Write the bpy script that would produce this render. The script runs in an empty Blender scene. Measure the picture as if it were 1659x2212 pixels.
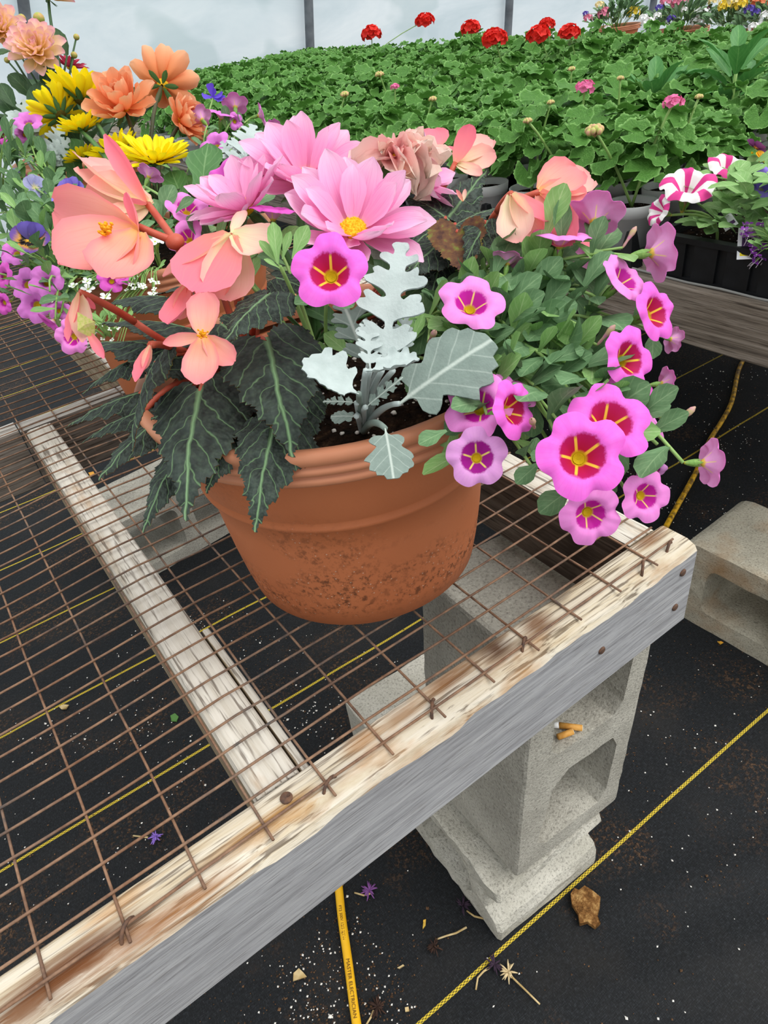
import bpy, math, random
from mathutils import Vector, Matrix, noise
from mathutils.geometry import delaunay_2d_cdt
random.seed(7)
S = bpy.context.scene
COL = S.collection
PI = math.pi

# ---------------------------------------------------------------- camera
# world: X along the bench front (right, away), Y across the bench (left, away), Z up, ground z = 0
F, PX, PY = 1490.0, 829.5, 1106.0                       # focal length and centre in pixels of the 1659 x 2212 frame
AX = Vector((0.80669592, -0.43070854, 0.40463791))      # world X seen in the camera (right, down, forward)
BX = Vector((-0.57826357, -0.43409442, 0.6907773))      # world Y
NX = Vector((0.12187263, 0.7912346, 0.59924526))        # straight down
BT = 0.658                                              # bench top height
CAM = Vector((0, 0, BT + 0.452))
R_ = Vector((AX.x, BX.x, -NX.x)); D_ = Vector((AX.y, BX.y, -NX.y)); FW = Vector((AX.z, BX.z, -NX.z))
cam_d = bpy.data.cameras.new('camera')
cam = bpy.data.objects.new('camera', cam_d); COL.objects.link(cam)
m = Matrix((R_, -D_, -FW)).transposed().to_4x4(); m.translation = CAM
cam.matrix_world = m
cam_d.sensor_fit = 'VERTICAL'; cam_d.sensor_height = 24.0; cam_d.lens = F * 24.0 / 2212.0
cam_d.clip_start = 0.02; cam_d.clip_end = 60
S.camera = cam

def wdir(px, py):
    r = Vector((px - PX, py - PY, F)); return Vector((r.dot(AX), r.dot(BX), -r.dot(NX)))
def at(px, py, d): return CAM + wdir(px, py) * (d / F)
def onz(px, py, z):
    w = wdir(px, py); return CAM + w * ((z - CAM.z) / w.z)
def cv(r, u, t): return R_ * r - D_ * u - FW * t        # right, up, towards the camera -> world direction
def depth_of(p): return (p - CAM).dot(FW)

# ---------------------------------------------------------------- light
world = bpy.data.worlds.new('world'); S.world = world; world.use_nodes = True
wt = world.node_tree; wn = wt.nodes                      # overcast sky: brighter overhead than at the horizon
_tc = wn.new('ShaderNodeTexCoord'); _sp = wn.new('ShaderNodeSeparateXYZ'); wt.links.new(_tc.outputs['Generated'], _sp.inputs[0])
_mr = wn.new('ShaderNodeMapRange'); _mr.inputs[1].default_value = 0.0; _mr.inputs[2].default_value = 1.0; _mr.inputs[3].default_value = 0.62; _mr.inputs[4].default_value = 1.40
wt.links.new(_sp.outputs[2], _mr.inputs[0]); wt.links.new(_mr.outputs[0], wn['Background'].inputs[1])
wn['Background'].inputs[0].default_value = (0.95, 0.98, 1.0, 1)
sun_d = bpy.data.lights.new('sun', 'SUN'); sun_d.energy = 1.9; sun_d.angle = math.radians(50); sun_d.color = (1, 0.98, 0.95)
sun = bpy.data.objects.new('sun', sun_d); COL.objects.link(sun)
sun.rotation_euler = Vector((0.45, -0.55, 1.0)).to_track_quat('Z', 'Y').to_euler()
S.view_settings.view_transform = 'Standard'; S.view_settings.look = 'None'; S.view_settings.gamma = 1
S.view_settings.use_curve_mapping = False; S.view_settings.exposure = 0.22

# ---------------------------------------------------------------- objects
WM = {}
def link(o, parent=None, world=None):
    COL.objects.link(o)
    w = world if world is not None else Matrix.Identity(4)
    if parent is not None:
        o.parent = parent; o.matrix_basis = WM[parent.name].inverted() @ w
    else:
        o.matrix_basis = w
    WM[o.name] = w
    return o
def tag(o, label=None, cat=None, group=None, kind=None):
    if label: o['label'] = label
    if cat: o['category'] = cat
    if group: o['group'] = group
    if kind: o['kind'] = kind
    return o
def thing(name, label, cat, loc=(0, 0, 0), group=None):
    return tag(link(bpy.data.objects.new(name, None), None, Matrix.Translation(Vector(loc))), label, cat, group)
def mobj(name, me, parent=None, world=None): return link(bpy.data.objects.new(name, me), parent, world)

class MB:
    def __init__(s): s.v = []; s.f = []; s.mi = []; s.uv = []
    def add(s, v, f, mi=0, uv=None):
        k = len(s.v); s.v += [tuple(p) for p in v]; s.f += [tuple(i + k for i in q) for q in f]; s.mi += [mi] * len(f)
        s.uv += list(uv) if uv else [(0, 0)] * len(v)
        return s
    def mesh(s, name, mats, smooth=True):
        me = bpy.data.meshes.new(name); me.from_pydata(s.v, [], s.f)
        for mt in (mats if isinstance(mats, (list, tuple)) else [mats]): me.materials.append(mt)
        me.polygons.foreach_set('material_index', s.mi)
        if smooth: me.polygons.foreach_set('use_smooth', [True] * len(s.f))
        uvl = me.uv_layers.new(name='UVMap')
        li = [0] * len(me.loops); me.loops.foreach_get('vertex_index', li)
        flat = []
        for i in li: flat += s.uv[i]
        uvl.data.foreach_set('uv', flat)
        me.update(); return me
def box(x0, x1, y0, y1, z0, z1):
    v = [(x, y, z) for z in (z0, z1) for y in (y0, y1) for x in (x0, x1)]
    return v, [(0, 2, 3, 1), (4, 5, 7, 6), (0, 1, 5, 4), (1, 3, 7, 5), (3, 2, 6, 7), (2, 0, 4, 6)]
def tube(pts, rad, seg=6, cap=True):
    pts = [Vector(p) for p in pts]; n = len(pts); v = []; f = []
    if not isinstance(rad, (list, tuple)): rad = [rad] * n
    ref = None
    for i, p in enumerate(pts):
        t = (pts[min(i + 1, n - 1)] - pts[max(i - 1, 0)]).normalized()
        if ref is None: ref = t.orthogonal().normalized()
        ref = (ref - t * ref.dot(t)).normalized(); bi = t.cross(ref)
        for k in range(seg):
            an = 2 * PI * k / seg; v.append(p + (ref * math.cos(an) + bi * math.sin(an)) * rad[i])
    for i in range(n - 1):
        for k in range(seg):
            f.append((i * seg + k, i * seg + (k + 1) % seg, (i + 1) * seg + (k + 1) % seg, (i + 1) * seg + k))
    if cap: f.append(tuple(range(seg - 1, -1, -1))); f.append(tuple((n - 1) * seg + k for k in range(seg)))
    return v, f
def lathe(prof, seg=48):
    v = []; f = []
    for r, z in prof:
        for k in range(seg): an = 2 * PI * k / seg; v.append((r * math.cos(an), r * math.sin(an), z))
    for i in range(len(prof) - 1):
        for k in range(seg): f.append((i * seg + k, i * seg + (k + 1) % seg, (i + 1) * seg + (k + 1) % seg, (i + 1) * seg + k))
    return v, f
def ball(r=1.0, seg=8, rings=6, sz=1.0):
    return lathe([(max(r * math.sin(PI * i / rings), 1e-5), -r * sz * math.cos(PI * i / rings)) for i in range(rings + 1)], seg)
def bez(p0, p1, p2, n=8):
    return [p0 * (1 - t) ** 2 + p1 * 2 * t * (1 - t) + p2 * t * t for t in [i / n for i in range(n + 1)]]
def inside(p, poly):
    c = False; j = len(poly) - 1
    for i in range(len(poly)):
        a, b = poly[i], poly[j]
        if (a[1] > p[1]) != (b[1] > p[1]) and p[0] < (b[0] - a[0]) * (p[1] - a[1]) / (b[1] - a[1]) + a[0]: c = not c
        j = i
    return c
def cdt(outer, holes=(), step=None):
    """triangulate a polygon (with holes and inner grid points): verts 2d, tris"""
    v = [Vector(p[:2]) for p in outer]; e = [(i, (i + 1) % len(outer)) for i in range(len(outer))]
    for h in holes:
        k = len(v); v += [Vector(p[:2]) for p in h]; e += [(k + i, k + (i + 1) % len(h)) for i in range(len(h))]
    if step:
        xs = [p[0] for p in outer]; ys = [p[1] for p in outer]
        x = min(xs) + step / 2; row = 0
        while x < max(xs):
            y = min(ys) + (step / 2 if row % 2 else step * .99)
            while y < max(ys):
                if inside((x, y), outer): v.append(Vector((x, y)))
                y += step
            x += step * .87; row += 1
    r = delaunay_2d_cdt(v, e, [], 1 if not step else 0, 1e-6)
    vo = r[0]; fo = []
    for t in r[2]:
        c = ((vo[t[0]].x + vo[t[1]].x + vo[t[2]].x) / 3, (vo[t[0]].y + vo[t[1]].y + vo[t[2]].y) / 3)
        if inside(c, outer) and not any(inside(c, h) for h in holes): fo.append(tuple(t))
    return vo, fo

# ---------------------------------------------------------------- materials
def srgb(h):
    h = h.lstrip('#'); c = [int(h[i:i + 2], 16) / 255 for i in (0, 2, 4)]
    return tuple((x / 12.92 if x <= .04045 else ((x + .055) / 1.055) ** 2.4) for x in c) + (1,)
class NT:
    def __init__(s, name, rough=.6, spec=.3, transl=0.0, sheen=0):
        s.m = bpy.data.materials.new(name); s.m.use_nodes = True; s.t = s.m.node_tree; s.n = s.t.nodes
        s.b = s.n['Principled BSDF']; s.b.inputs['Roughness'].default_value = rough; s.b.inputs['Specular IOR Level'].default_value = spec
        if sheen: s.b.inputs['Sheen Weight'].default_value = sheen
        s.transl = transl; s.tr = None
        if transl:
            s.tr = s.n.new('ShaderNodeBsdfTranslucent'); mx = s.n.new('ShaderNodeMixShader'); mx.inputs[0].default_value = transl
            s.l(s.b.outputs[0], mx.inputs[1]); s.l(s.tr.outputs[0], mx.inputs[2]); s.l(mx.outputs[0], s.n['Material Output'].inputs[0])
    def l(s, a, b): s.t.links.new(a, b)
    def col(s, c):
        if isinstance(c, tuple):
            s.b.inputs['Base Color'].default_value = c
            if s.tr: s.tr.inputs[0].default_value = c
        else:
            s.l(c, s.b.inputs['Base Color'])
            if s.tr: s.l(c, s.tr.inputs[0])
        return s.m
    def co(s, which='Object'): return s.n.new('ShaderNodeTexCoord').outputs[which]
    def mp(s, v, sc=(1, 1, 1), rot=(0, 0, 0), loc=(0, 0, 0)):
        n = s.n.new('ShaderNodeMapping'); n.inputs['Scale'].default_value = sc; n.inputs['Rotation'].default_value = rot; n.inputs['Location'].default_value = loc
        s.l(v, n.inputs[0]); return n.outputs[0]
    def noise(s, v, scale=5, detail=4, rough=.55, dist=0):
        n = s.n.new('ShaderNodeTexNoise'); n.inputs['Scale'].default_value = scale; n.inputs['Detail'].default_value = detail
        n.inputs['Roughness'].default_value = rough; n.inputs['Distortion'].default_value = dist; s.l(v, n.inputs['Vector']); return n.outputs[0]
    def voro(s, v, scale=5, out='Distance'):
        n = s.n.new('ShaderNodeTexVoronoi'); n.inputs['Scale'].default_value = scale; s.l(v, n.inputs['Vector']); return n.outputs[out]
    def ramp(s, v, stops, interp='LINEAR'):
        n = s.n.new('ShaderNodeValToRGB'); r = n.color_ramp; r.interpolation = interp
        while len(r.elements) < len(stops): r.elements.new(.5)
        for e, (p, c) in zip(r.elements, stops):
            e.position = p; e.color = srgb(c) if isinstance(c, str) else ((c, c, c, 1) if isinstance(c, (int, float)) else c)
        s.l(v, n.inputs[0]); return n.outputs[0]
    def mix(s, fac, a, b, mode='MIX'):
        n = s.n.new('ShaderNodeMix'); n.data_type = 'RGBA'; n.blend_type = mode
        for val, idx in ((fac, 0), (a, 6), (b, 7)):
            if isinstance(val, str): val = srgb(val)
            if isinstance(val, (int, float, tuple)): n.inputs[idx].default_value = val
            else: s.l(val, n.inputs[idx])
        return n.outputs[2]
    def math(s, op, a, b=0.0, c=0.0):
        n = s.n.new('ShaderNodeMath'); n.operation = op
        for i, val in enumerate((a, b, c)):
            if isinstance(val, (int, float)): n.inputs[i].default_value = val
            else: s.l(val, n.inputs[i])
        return n.outputs[0]
    def sep(s, v):
        n = s.n.new('ShaderNodeSeparateXYZ'); s.l(v, n.inputs[0]); return n.outputs
    def bump(s, hgt, strength=.3, dist=.01):
        n = s.n.new('ShaderNodeBump'); n.inputs['Strength'].default_value = strength; n.inputs['Distance'].default_value = dist
        s.l(hgt, n.inputs['Height']); s.l(n.outputs[0], s.b.inputs['Normal']); return s
def plain(name, c, rough=.6, spec=.3, transl=0.0, var=0.0, vscale=20, c2=None):
    t = NT(name, rough, spec, transl)
    if c2: return t.col(t.mix(t.ramp(t.noise(t.co(), vscale, 3), [(.35, 0.), (.65, 1.)]), c, c2))
    return t.col(srgb(c))
def wood(name, axis, stops, stain=None, seed=0, gscale=1.0, bump=.4, stain_at=.58, spots=(), dark=1.0, warm=.28):
    t = NT(name, .85, .15); c = t.co()
    sc = (4, 90, 90) if axis == 'x' else (90, 4, 90)
    g = t.noise(t.mp(c, tuple(q * gscale for q in sc), loc=(seed, seed * .7, 0)), 1.0, 6, .65, .6)
    g2 = t.noise(t.mp(c, tuple(q * gscale * 3 for q in sc), loc=(seed, 0, 0)), 1.0, 3, .6)
    colr = t.ramp(g, stops)
    colr = t.mix(t.math('MULTIPLY', t.ramp(g2, [(.36, 1.), (.46, 0.)]), dark), colr, t.mix(1.0, colr, (.33, .3, .28, 1), 'MULTIPLY'))
    if stain:
        ssc = (9, 26, 26) if axis == 'x' else (26, 9, 26)
        st = t.noise(t.mp(c, ssc, loc=(seed * 3.1, 2, 0)), 1.0, 4, .6)
        fac = t.ramp(st, [(stain_at - .04, 0.), (stain_at + .14, .85)])
        colr = t.mix(fac, colr, t.ramp(g, [(.3, stain[0]), (.62, stain[1])]))
    big = t.noise(t.mp(c, (6, 6, 6)), 1.0, 2)
    colr = t.mix(t.ramp(big, [(.3, .0), (.75, warm)]), colr, '#8a8178')
    for (sx_, sy_, rx, ry, k, shade) in spots:            # stains with their own places on the board
        q = t.sep(t.mp(c, (1 / rx, 1 / ry, 0), loc=(-sx_ / rx, -sy_ / ry, 0)))
        dd = t.math('SQRT', t.math('ADD', t.math('MULTIPLY', q[0], q[0]), t.math('MULTIPLY', q[1], q[1])))
        dd = t.math('ADD', dd, t.math('MULTIPLY', t.math('SUBTRACT', g, .5), 2.2))
        colr = t.mix(t.ramp(dd, [(.25, k), (1.0, 0.)]), colr, shade)
    t.bump(t.math('ADD', g, t.math('MULTIPLY', g2, .6)), bump, .004)
    return t.col(colr)
def concrete(name, c1, c2, rust=0):
    t = NT(name, .95, .1); c = t.co()
    f = t.noise(c, 260, 3, .7); mid = t.noise(c, 14, 4)
    cc = t.mix(t.ramp(mid, [(.3, 0.), (.7, 1.)]), c1, c2)
    cc = t.mix(t.ramp(f, [(.33, .55), (.48, 0.)]), cc, '#55524a')
    cc = t.mix(t.ramp(f, [(.58, 0.), (.75, .5)]), cc, '#e0ddd0')
    if rust: cc = t.mix(t.ramp(t.noise(t.mp(c, loc=(3, 1, 5)), 8, 3), [(.52, 0.), (.75, .7)]), cc, '#9a7040')
    sp = t.voro(c, 240); cc = t.mix(t.ramp(t.math('MULTIPLY', sp, 1.0), [(.06, .7), (.12, 0.)]), cc, '#35322d')
    t.bump(t.math('ADD', f, mid), .6, .004)
    return t.col(cc)

# ================================================================ setting
# ---- ground cloth
t = NT('ground_cloth', .7, .2); c = t.co(); sx = t.sep(c)
yy = t.math('ADD', sx[1], t.math('MULTIPLY', sx[0], .019))
ph = t.math('WRAP', t.math('SUBTRACT', yy, .319), .14925, -.14925)
near = t.math('LESS_THAN', t.math('ABSOLUTE', ph), .0026)
chk = t.math('MODULO', t.math('ADD', t.math('FLOOR', t.math('MULTIPLY', t.math('ADD', sx[0], 5.), 300.)), t.math('FLOOR', t.math('MULTIPLY', t.math('ADD', ph, 1.), 520.))), 2.)
stripe = t.math('MULTIPLY', near, t.math('SUBTRACT', 1.0, t.math('MULTIPLY', chk, .8)))
weave = t.noise(t.mp(c, (700, 160, 1)), 1.0, 2, .6)
weave2 = t.noise(t.mp(c, (120, 800, 1)), 1.0, 2, .6)
cc = t.ramp(t.math('MULTIPLY', t.math('ADD', weave, weave2), .5), [(.3, '#08090a'), (.52, '#17191b'), (.72, '#33363a')])
dust = t.noise(c, 3.2, 5, .65)
cc = t.mix(t.ramp(dust, [(.5, 0.), (.75, .3)]), cc, '#3d3833')
soil = t.math('MULTIPLY', t.ramp(t.noise(c, 4.5, 3), [(.5, 0.), (.62, 1.)]), t.ramp(t.noise(c, 150, 3, .7), [(.5, 0.), (.58, 1.)]))
cc = t.mix(t.math('MULTIPLY', soil, .8), cc, t.ramp(t.noise(c, 210, 2), [(.4, '#1b130d'), (.62, '#5d4531')]))
cc = t.mix(stripe, cc, '#d9bd3a')
t.bump(t.math('ADD', weave, t.math('MULTIPLY', soil, 2.)), .35, .002)
M_cloth = t.col(cc)
def gh(x, y):
    w = .010 * (noise.noise(Vector((x * 1.3, y * 1.3, 2))) + .35 * noise.noise(Vector((x * 5, y * 9, 7))))
    k = (y - .05 + .45 * (x - .9)); w += .010 * math.exp(-(k / .018) ** 2) * (1 if x > .35 else .0) + .007 * math.exp(-((k + .11) / .03) ** 2)
    edge = min(1, max(0, (abs(x - .39) - .13) / .1) + max(0, (abs(y - .52) - .22) / .1))
    return w * edge
xs = [-3, -2, -1.4, -1] + [-.8 + .025 * i for i in range(105)] + [2 + .25 * i for i in range(30)]
ys = [-1.2, -.8, -.5] + [-.35 + .022 * i for i in range(110)] + [2.15 + .25 * i for i in range(15)]
v = [(x, y, gh(x, y)) for y in ys for x in xs]; nx = len(xs)
fc = [(j * nx + i, j * nx + i + 1, (j + 1) * nx + i + 1, (j + 1) * nx + i) for j in range(len(ys) - 1) for i in range(nx - 1)]
tag(mobj('floor', MB().add(v, fc).mesh('floor', M_cloth)), 'black woven ground cloth with yellow stripe threads', kind='structure')

# ---- polythene wall with its steel posts
WY = 5.4
t = NT('polythene', .35, .4, .45); c = t.co()
pn = t.noise(t.mp(c, (.5, 1, 1.6)), 1.6, 5, .6, .8)
cc = t.ramp(pn, [(.3, '#c9d8de'), (.5, '#dce7ec'), (.7, '#ecf3f6')])
cc = t.mix(t.ramp(t.noise(t.mp(c, (.8, 1, 1.0), loc=(4, 0, 2)), 1.3, 3, .5), [(.56, 0.), (.6, .45)]), cc, '#b4c9cc')
M_poly = t.col(cc)
v = []; nX = 90; nZ = 24
for j in range(nZ + 1):
    for i in range(nX + 1):
        x = -3 + 15 * i / nX; z = 3.2 * j / nZ
        v.append((x, WY + .03 + .012 * noise.noise(Vector((x * 2.2, z * .9, 1))) + .006 * noise.noise(Vector((x * .8, z * 7, 4))), z))
fc = [(j * (nX + 1) + i, j * (nX + 1) + i + 1, (j + 1) * (nX + 1) + i + 1, (j + 1) * (nX + 1) + i) for j in range(nZ) for i in range(nX)]
tag(mobj('wall_back', MB().add(v, fc).mesh('wall_back', M_poly)), 'milky greenhouse film stretched behind dark steel posts', kind='structure')
M_steel = plain('post_steel', '#4a4f55', .5, .5, c2='#6c7278', vscale=8)
for px, py, k in ((57, 60, .26), (668, 90, .17), (1097, 40, .11), (1409, 12, .13), (1640, 0, .10)):
    w = wdir(px, py); p = CAM + w * ((WY - .02) / w.y)
    z0, z1 = .0, 3.1
    pts = [(p.x + k * (z - p.z), WY - .03 - (.035 * max(0, z - 1.2) ** 2), z) for z in [z0 + (z1 - z0) * i / 10 for i in range(11)]]
    tag(mobj('trim_1', MB().add(*tube(pts, .034, 12)).mesh('steel_post', M_steel)), 'dark steel greenhouse post against the film wall', kind='structure')

# ================================================================ bench in front
def sp(px, py, rx, ry, k, shade): q = onz(px, py, BT); return (q.x, q.y, rx, ry, k, shade)
SPOTS = [sp(1072, 1402, .024, .016, .9, '#4a2a14'), sp(1160, 1348, .020, .014, .8, '#6a4020'), sp(965, 1472, .026, .014, .75, '#7a4e28'), sp(1005, 1445, .018, .010, .6, '#7a5430'), sp(1235, 1250, .022, .010, .8, '#6a4424'), sp(1400, 1165, .026, .012, .7, '#7a4c26'),
         sp(870, 1545, .026, .014, .6, '#8a6038'), sp(780, 1600, .024, .012, .5, '#a06e3a'), sp(1205, 1290, .014, .008, .6, '#5e5046'), sp(300, 2020, .06, .010, .7, '#7c4a22'), sp(160, 2075, .05, .012, .8, '#5e3216'), sp(430, 1930, .05, .008, .7, '#8a5a2c'), sp(90, 2150, .05, .012, .8, '#643818'),
         sp(560, 1795, .05, .010, .55, '#a87840'), sp(250, 1960, .03, .006, .5, '#b07c40'), sp(640, 1740, .03, .008, .5, '#b08448')]
M_top = wood('wood_worn_cream', 'x', [(.28, '#a48c6c'), (.42, '#c5b79d'), (.55, '#d0c6b3'), (.75, '#e0d9cb')], ('#6a3e1c', '#b98a52'), 3, stain_at=.55, spots=SPOTS, warm=.15)
M_front = wood('wood_grey', 'x', [(.25, '#7c7c7e'), (.45, '#969698'), (.6, '#a7a7a8'), (.78, '#bbbab8')], None, 11, 3.0, .15, dark=.45, warm=.1)
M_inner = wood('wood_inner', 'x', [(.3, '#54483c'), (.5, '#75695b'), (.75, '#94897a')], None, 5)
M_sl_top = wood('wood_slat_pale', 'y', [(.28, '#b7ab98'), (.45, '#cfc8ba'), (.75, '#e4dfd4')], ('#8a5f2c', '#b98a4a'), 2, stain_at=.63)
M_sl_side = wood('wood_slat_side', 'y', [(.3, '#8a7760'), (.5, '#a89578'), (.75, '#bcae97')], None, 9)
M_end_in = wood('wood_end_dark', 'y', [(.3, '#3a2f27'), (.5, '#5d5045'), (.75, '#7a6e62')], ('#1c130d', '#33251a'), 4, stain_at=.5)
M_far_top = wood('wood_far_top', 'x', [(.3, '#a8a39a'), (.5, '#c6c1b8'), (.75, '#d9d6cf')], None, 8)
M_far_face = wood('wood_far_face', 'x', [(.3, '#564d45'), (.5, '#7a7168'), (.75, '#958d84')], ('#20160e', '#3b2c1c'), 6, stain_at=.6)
M_beam = wood('wood_beam_brown', 'y', [(.28, '#4a423a'), (.45, '#776c60'), (.6, '#8d8378'), (.75, '#a89b8b')], None, 14, .8, .7)

def plank(x0, x1, y0, y1, z0, z1, axis, mats, name, parent, n=60, wear=(0, 0, 0, 0), seed=0, chamf=.003):
    """a sawn plank; mats = (top, side_a, side_b, end); wear = jitter of the top edges (a, b) and of the bottom edges"""
    rng = random.Random(seed); sec = []
    L0, L1 = (x0, x1) if axis == 'x' else (y0, y1)
    w0, w1 = (y0, y1) if axis == 'x' else (x0, x1)
    v = []
    for i in range(n + 1):
        s = L0 + (L1 - L0) * i / n
        def nz(k, sc): return noise.noise(Vector((s * sc, k * 7.3 + seed, 0))) * .6 + noise.noise(Vector((s * sc * 4.3, k * 3.1, seed))) * .4
        wa, wb = wear[0] * abs(nz(1, 14)), wear[1] * abs(nz(2, 10))
        za, zb = wear[2] * (.35 + abs(nz(3, 9))), wear[3] * (.35 + abs(nz(4, 11)))
        ca, cb = chamf + za, chamf + zb
        pr = [(w0, z0 + chamf), (w0, z1 - ca), (w0 + chamf * .5 + wa + za * .2, z1 - za * .5 - chamf * .2), (w0 + chamf * 1.5 + wa * 1.4 + za * 1.2, z1),
              (w1 - chamf * 1.5 - wb * 1.4 - zb * 1.2, z1), (w1 - chamf * .5 - wb - zb * .2, z1 - zb * .5 - chamf * .2), (w1, z1 - cb), (w1, z0 + chamf), (w1 - chamf, z0), (w0 + chamf, z0)]
        v += [((s, w, z) if axis == 'x' else (w, s, z)) for w, z in pr]
    m = 10; f = []; mi = []
    slot = [1, 0, 0, 0, 0, 0, 2, 2, 2, 1]
    slot[1] = 0 if wear[2] > 0 else 1
    for i in range(n):
        for k in range(m):
            q = (i * m + k, i * m + (k + 1) % m, (i + 1) * m + (k + 1) % m, (i + 1) * m + k)
            f.append(q if axis == 'y' else q[::-1]); mi.append(slot[k])
    f.append(tuple(range(m))); mi.append(3); f.append(tuple(n * m + k for k in range(m - 1, -1, -1))); mi.append(3)
    b_ = MB().add(v, f); b_.mi = mi
    return mobj(name, b_.mesh(name, mats, smooth=False), parent)

Z = BT
bench = thing('wire_topped_bench', 'low weathered wooden bench frame topped with rusty welded wire mesh', 'bench', (.0, .3, 0))
fb = plank(-.75, .492, .266, .308, Z - .104, Z, 'x', (M_top, M_front, M_inner, M_top), 'front_board', bench, 150, (.004, .005, .016, .0), 3)
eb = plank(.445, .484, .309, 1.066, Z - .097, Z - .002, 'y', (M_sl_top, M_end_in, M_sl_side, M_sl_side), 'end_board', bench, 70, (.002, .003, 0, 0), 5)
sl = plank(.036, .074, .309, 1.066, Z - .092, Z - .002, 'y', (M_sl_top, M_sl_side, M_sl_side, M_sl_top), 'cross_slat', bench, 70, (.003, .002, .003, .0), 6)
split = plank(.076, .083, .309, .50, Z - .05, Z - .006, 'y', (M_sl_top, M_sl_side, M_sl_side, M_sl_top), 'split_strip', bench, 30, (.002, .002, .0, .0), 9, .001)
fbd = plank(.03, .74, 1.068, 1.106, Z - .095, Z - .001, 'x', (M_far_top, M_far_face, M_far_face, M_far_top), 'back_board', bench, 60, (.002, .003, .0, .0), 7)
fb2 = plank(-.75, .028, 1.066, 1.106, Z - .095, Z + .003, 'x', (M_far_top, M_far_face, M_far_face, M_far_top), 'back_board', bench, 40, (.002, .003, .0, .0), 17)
for X, Yr in ((-.55, (.309, 1.064)),):
    plank(X, X + .038, Yr[0], Yr[1], Z - .092, Z - .002, 'y', (M_sl_top, M_sl_side, M_sl_side, M_sl_top), 'cross_slat', bench, 40, (.002, .002, .0, .0), 21)
# back section of the same bench run
for X in (-.55, .2, .70):
    plank(X, X + .038, 1.108, 1.95, Z - .092, Z, 'y', (M_sl_top, M_sl_side, M_sl_side, M_sl_top), 'cross_slat', bench, 30, (.002, .002, .0, .0), 30)
plank(-.75, .74, 1.952, 1.99, Z - .095, Z, 'x', (M_far_top, M_far_face, M_far_face, M_far_top), 'back_board', bench, 40, (.002, .003, .0, .0), 27)

# wires: 25 mm x 50 mm welded mesh
t = NT('rusty_wire', .75, .3); c = t.co()
M_wire = t.col(t.mix(t.ramp(t.noise(c, 60, 4, .7), [(.35, 0.), (.65, 1.)]), t.ramp(t.noise(c, 9, 2), [(.35, '#4b4846'), (.6, '#6a4a36')]), '#8f6f57'))
def wz(x, y):
    s = 0.0
    if y < 1.07:
        k = max(0, 1 - abs((y - .69) / .39) ** 2.2)
        if x < .036: s = -.011 * k * max(0, 1 - abs((x + .25) / .29) ** 2.5)
        elif .074 < x < .445: s = -.002 * k * math.sin(PI * (x - .074) / .371)
    else:
        s = .026 * min(1, (y - 1.1) / .25) ** 2 if y > 1.1 else 0
    s += .0022 * noise.noise(Vector((x * 9, y * 9, 3))) if .33 < y and not (.03 < x < .08) and not (math.hypot(x - .252, y - .483) < .16) else 0
    return s
WR = .00115
k = 0
for i in range(70):
    y = .2835 + .0246 * i
    if y > 1.96: break
    rng = random.Random(i)
    x1 = .478 if y < 1.07 else .735
    n = 34 if y < 1.07 else 22
    pts = []
    for j in range(n + 1):
        x = -.62 + (x1 + .62) * j / n
        jy = .0016 * noise.noise(Vector((x * 7, i * 3.7, 0))) + (.0035 * math.exp(-((x - .40) / .03) ** 2) if i == 9 else 0)
        pts.append((x, y + jy, Z + .0035 + wz(x, y)))
    mobj('wire', MB().add(*tube(pts, WR, 5)).mesh('wire', M_wire), bench)
for i in range(-10, 22):
    x = -.119 + .0508 * i
    if x < -.6 or x > .73: continue
    y0, y1 = (.272, 1.96) if x < .48 else (1.075, 1.96)
    n = 44; pts = []
    for j in range(n + 1):
        y = y0 + (y1 - y0) * j / n
        pts.append((x + .0014 * noise.noise(Vector((y * 6, i * 2.9, 5))), y, Z + .0012 + wz(x, y)))
    mobj('wire', MB().add(*tube(pts, WR, 5)).mesh('wire', M_wire), bench)
# staples and screws
M_rust = plain('rust_iron', '#4a3a33', .8, .3, c2='#6d4f3c', vscale=200)
for px, py in ((275, 2008), (712, 1695), (935, 1528), (1132, 1392), (1388, 1226), (1445, 1182)):
    p = onz(px, py, Z); mb = MB()
    ang = random.Random(px).uniform(.2, .9); d = Vector((math.cos(ang), math.sin(ang), 0))
    mb.add(*tube([p + d * (.008 * math.cos(PI * q / 8)) + Vector((0, 0, -.004 + .0095 * math.sin(PI * q / 8))) for q in range(9)], .0014, 6))
    mobj('staple', mb.mesh('staple', M_rust), bench)
for px, py in ((619, 1725),):
    p = onz(px, py, Z); mb = MB()
    mb.add(*lathe([(.0001, .0006), (.0015, .0002), (.0045, .0012), (.0048, .0005), (.003, -.006)], 16))
    for q in range(4):
        an = PI / 2 * q; mb.add(*box(.0012, .0034, -.0004, .0004, .0012, .0017)) if q == 0 else None
    o = mobj('screw', mb.mesh('screw', M_rust), bench, Matrix.Translation(p + Vector((0, 0, .0006))))
for px, py in ((1475, 1237), (1458, 1312), (1300, 1405)):
    w = wdir(px, py); p = CAM + w * (.2655 / w.y)
    r = Matrix.Rotation(PI / 2, 4, 'X')
    mobj('nail', MB().add(*lathe([(.0001, .001), (.0035, .0012), (.0042, .0002), (.002, -.008)], 12)).mesh('nail', M_rust), bench, Matrix.Translation(p) @ r)

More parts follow.
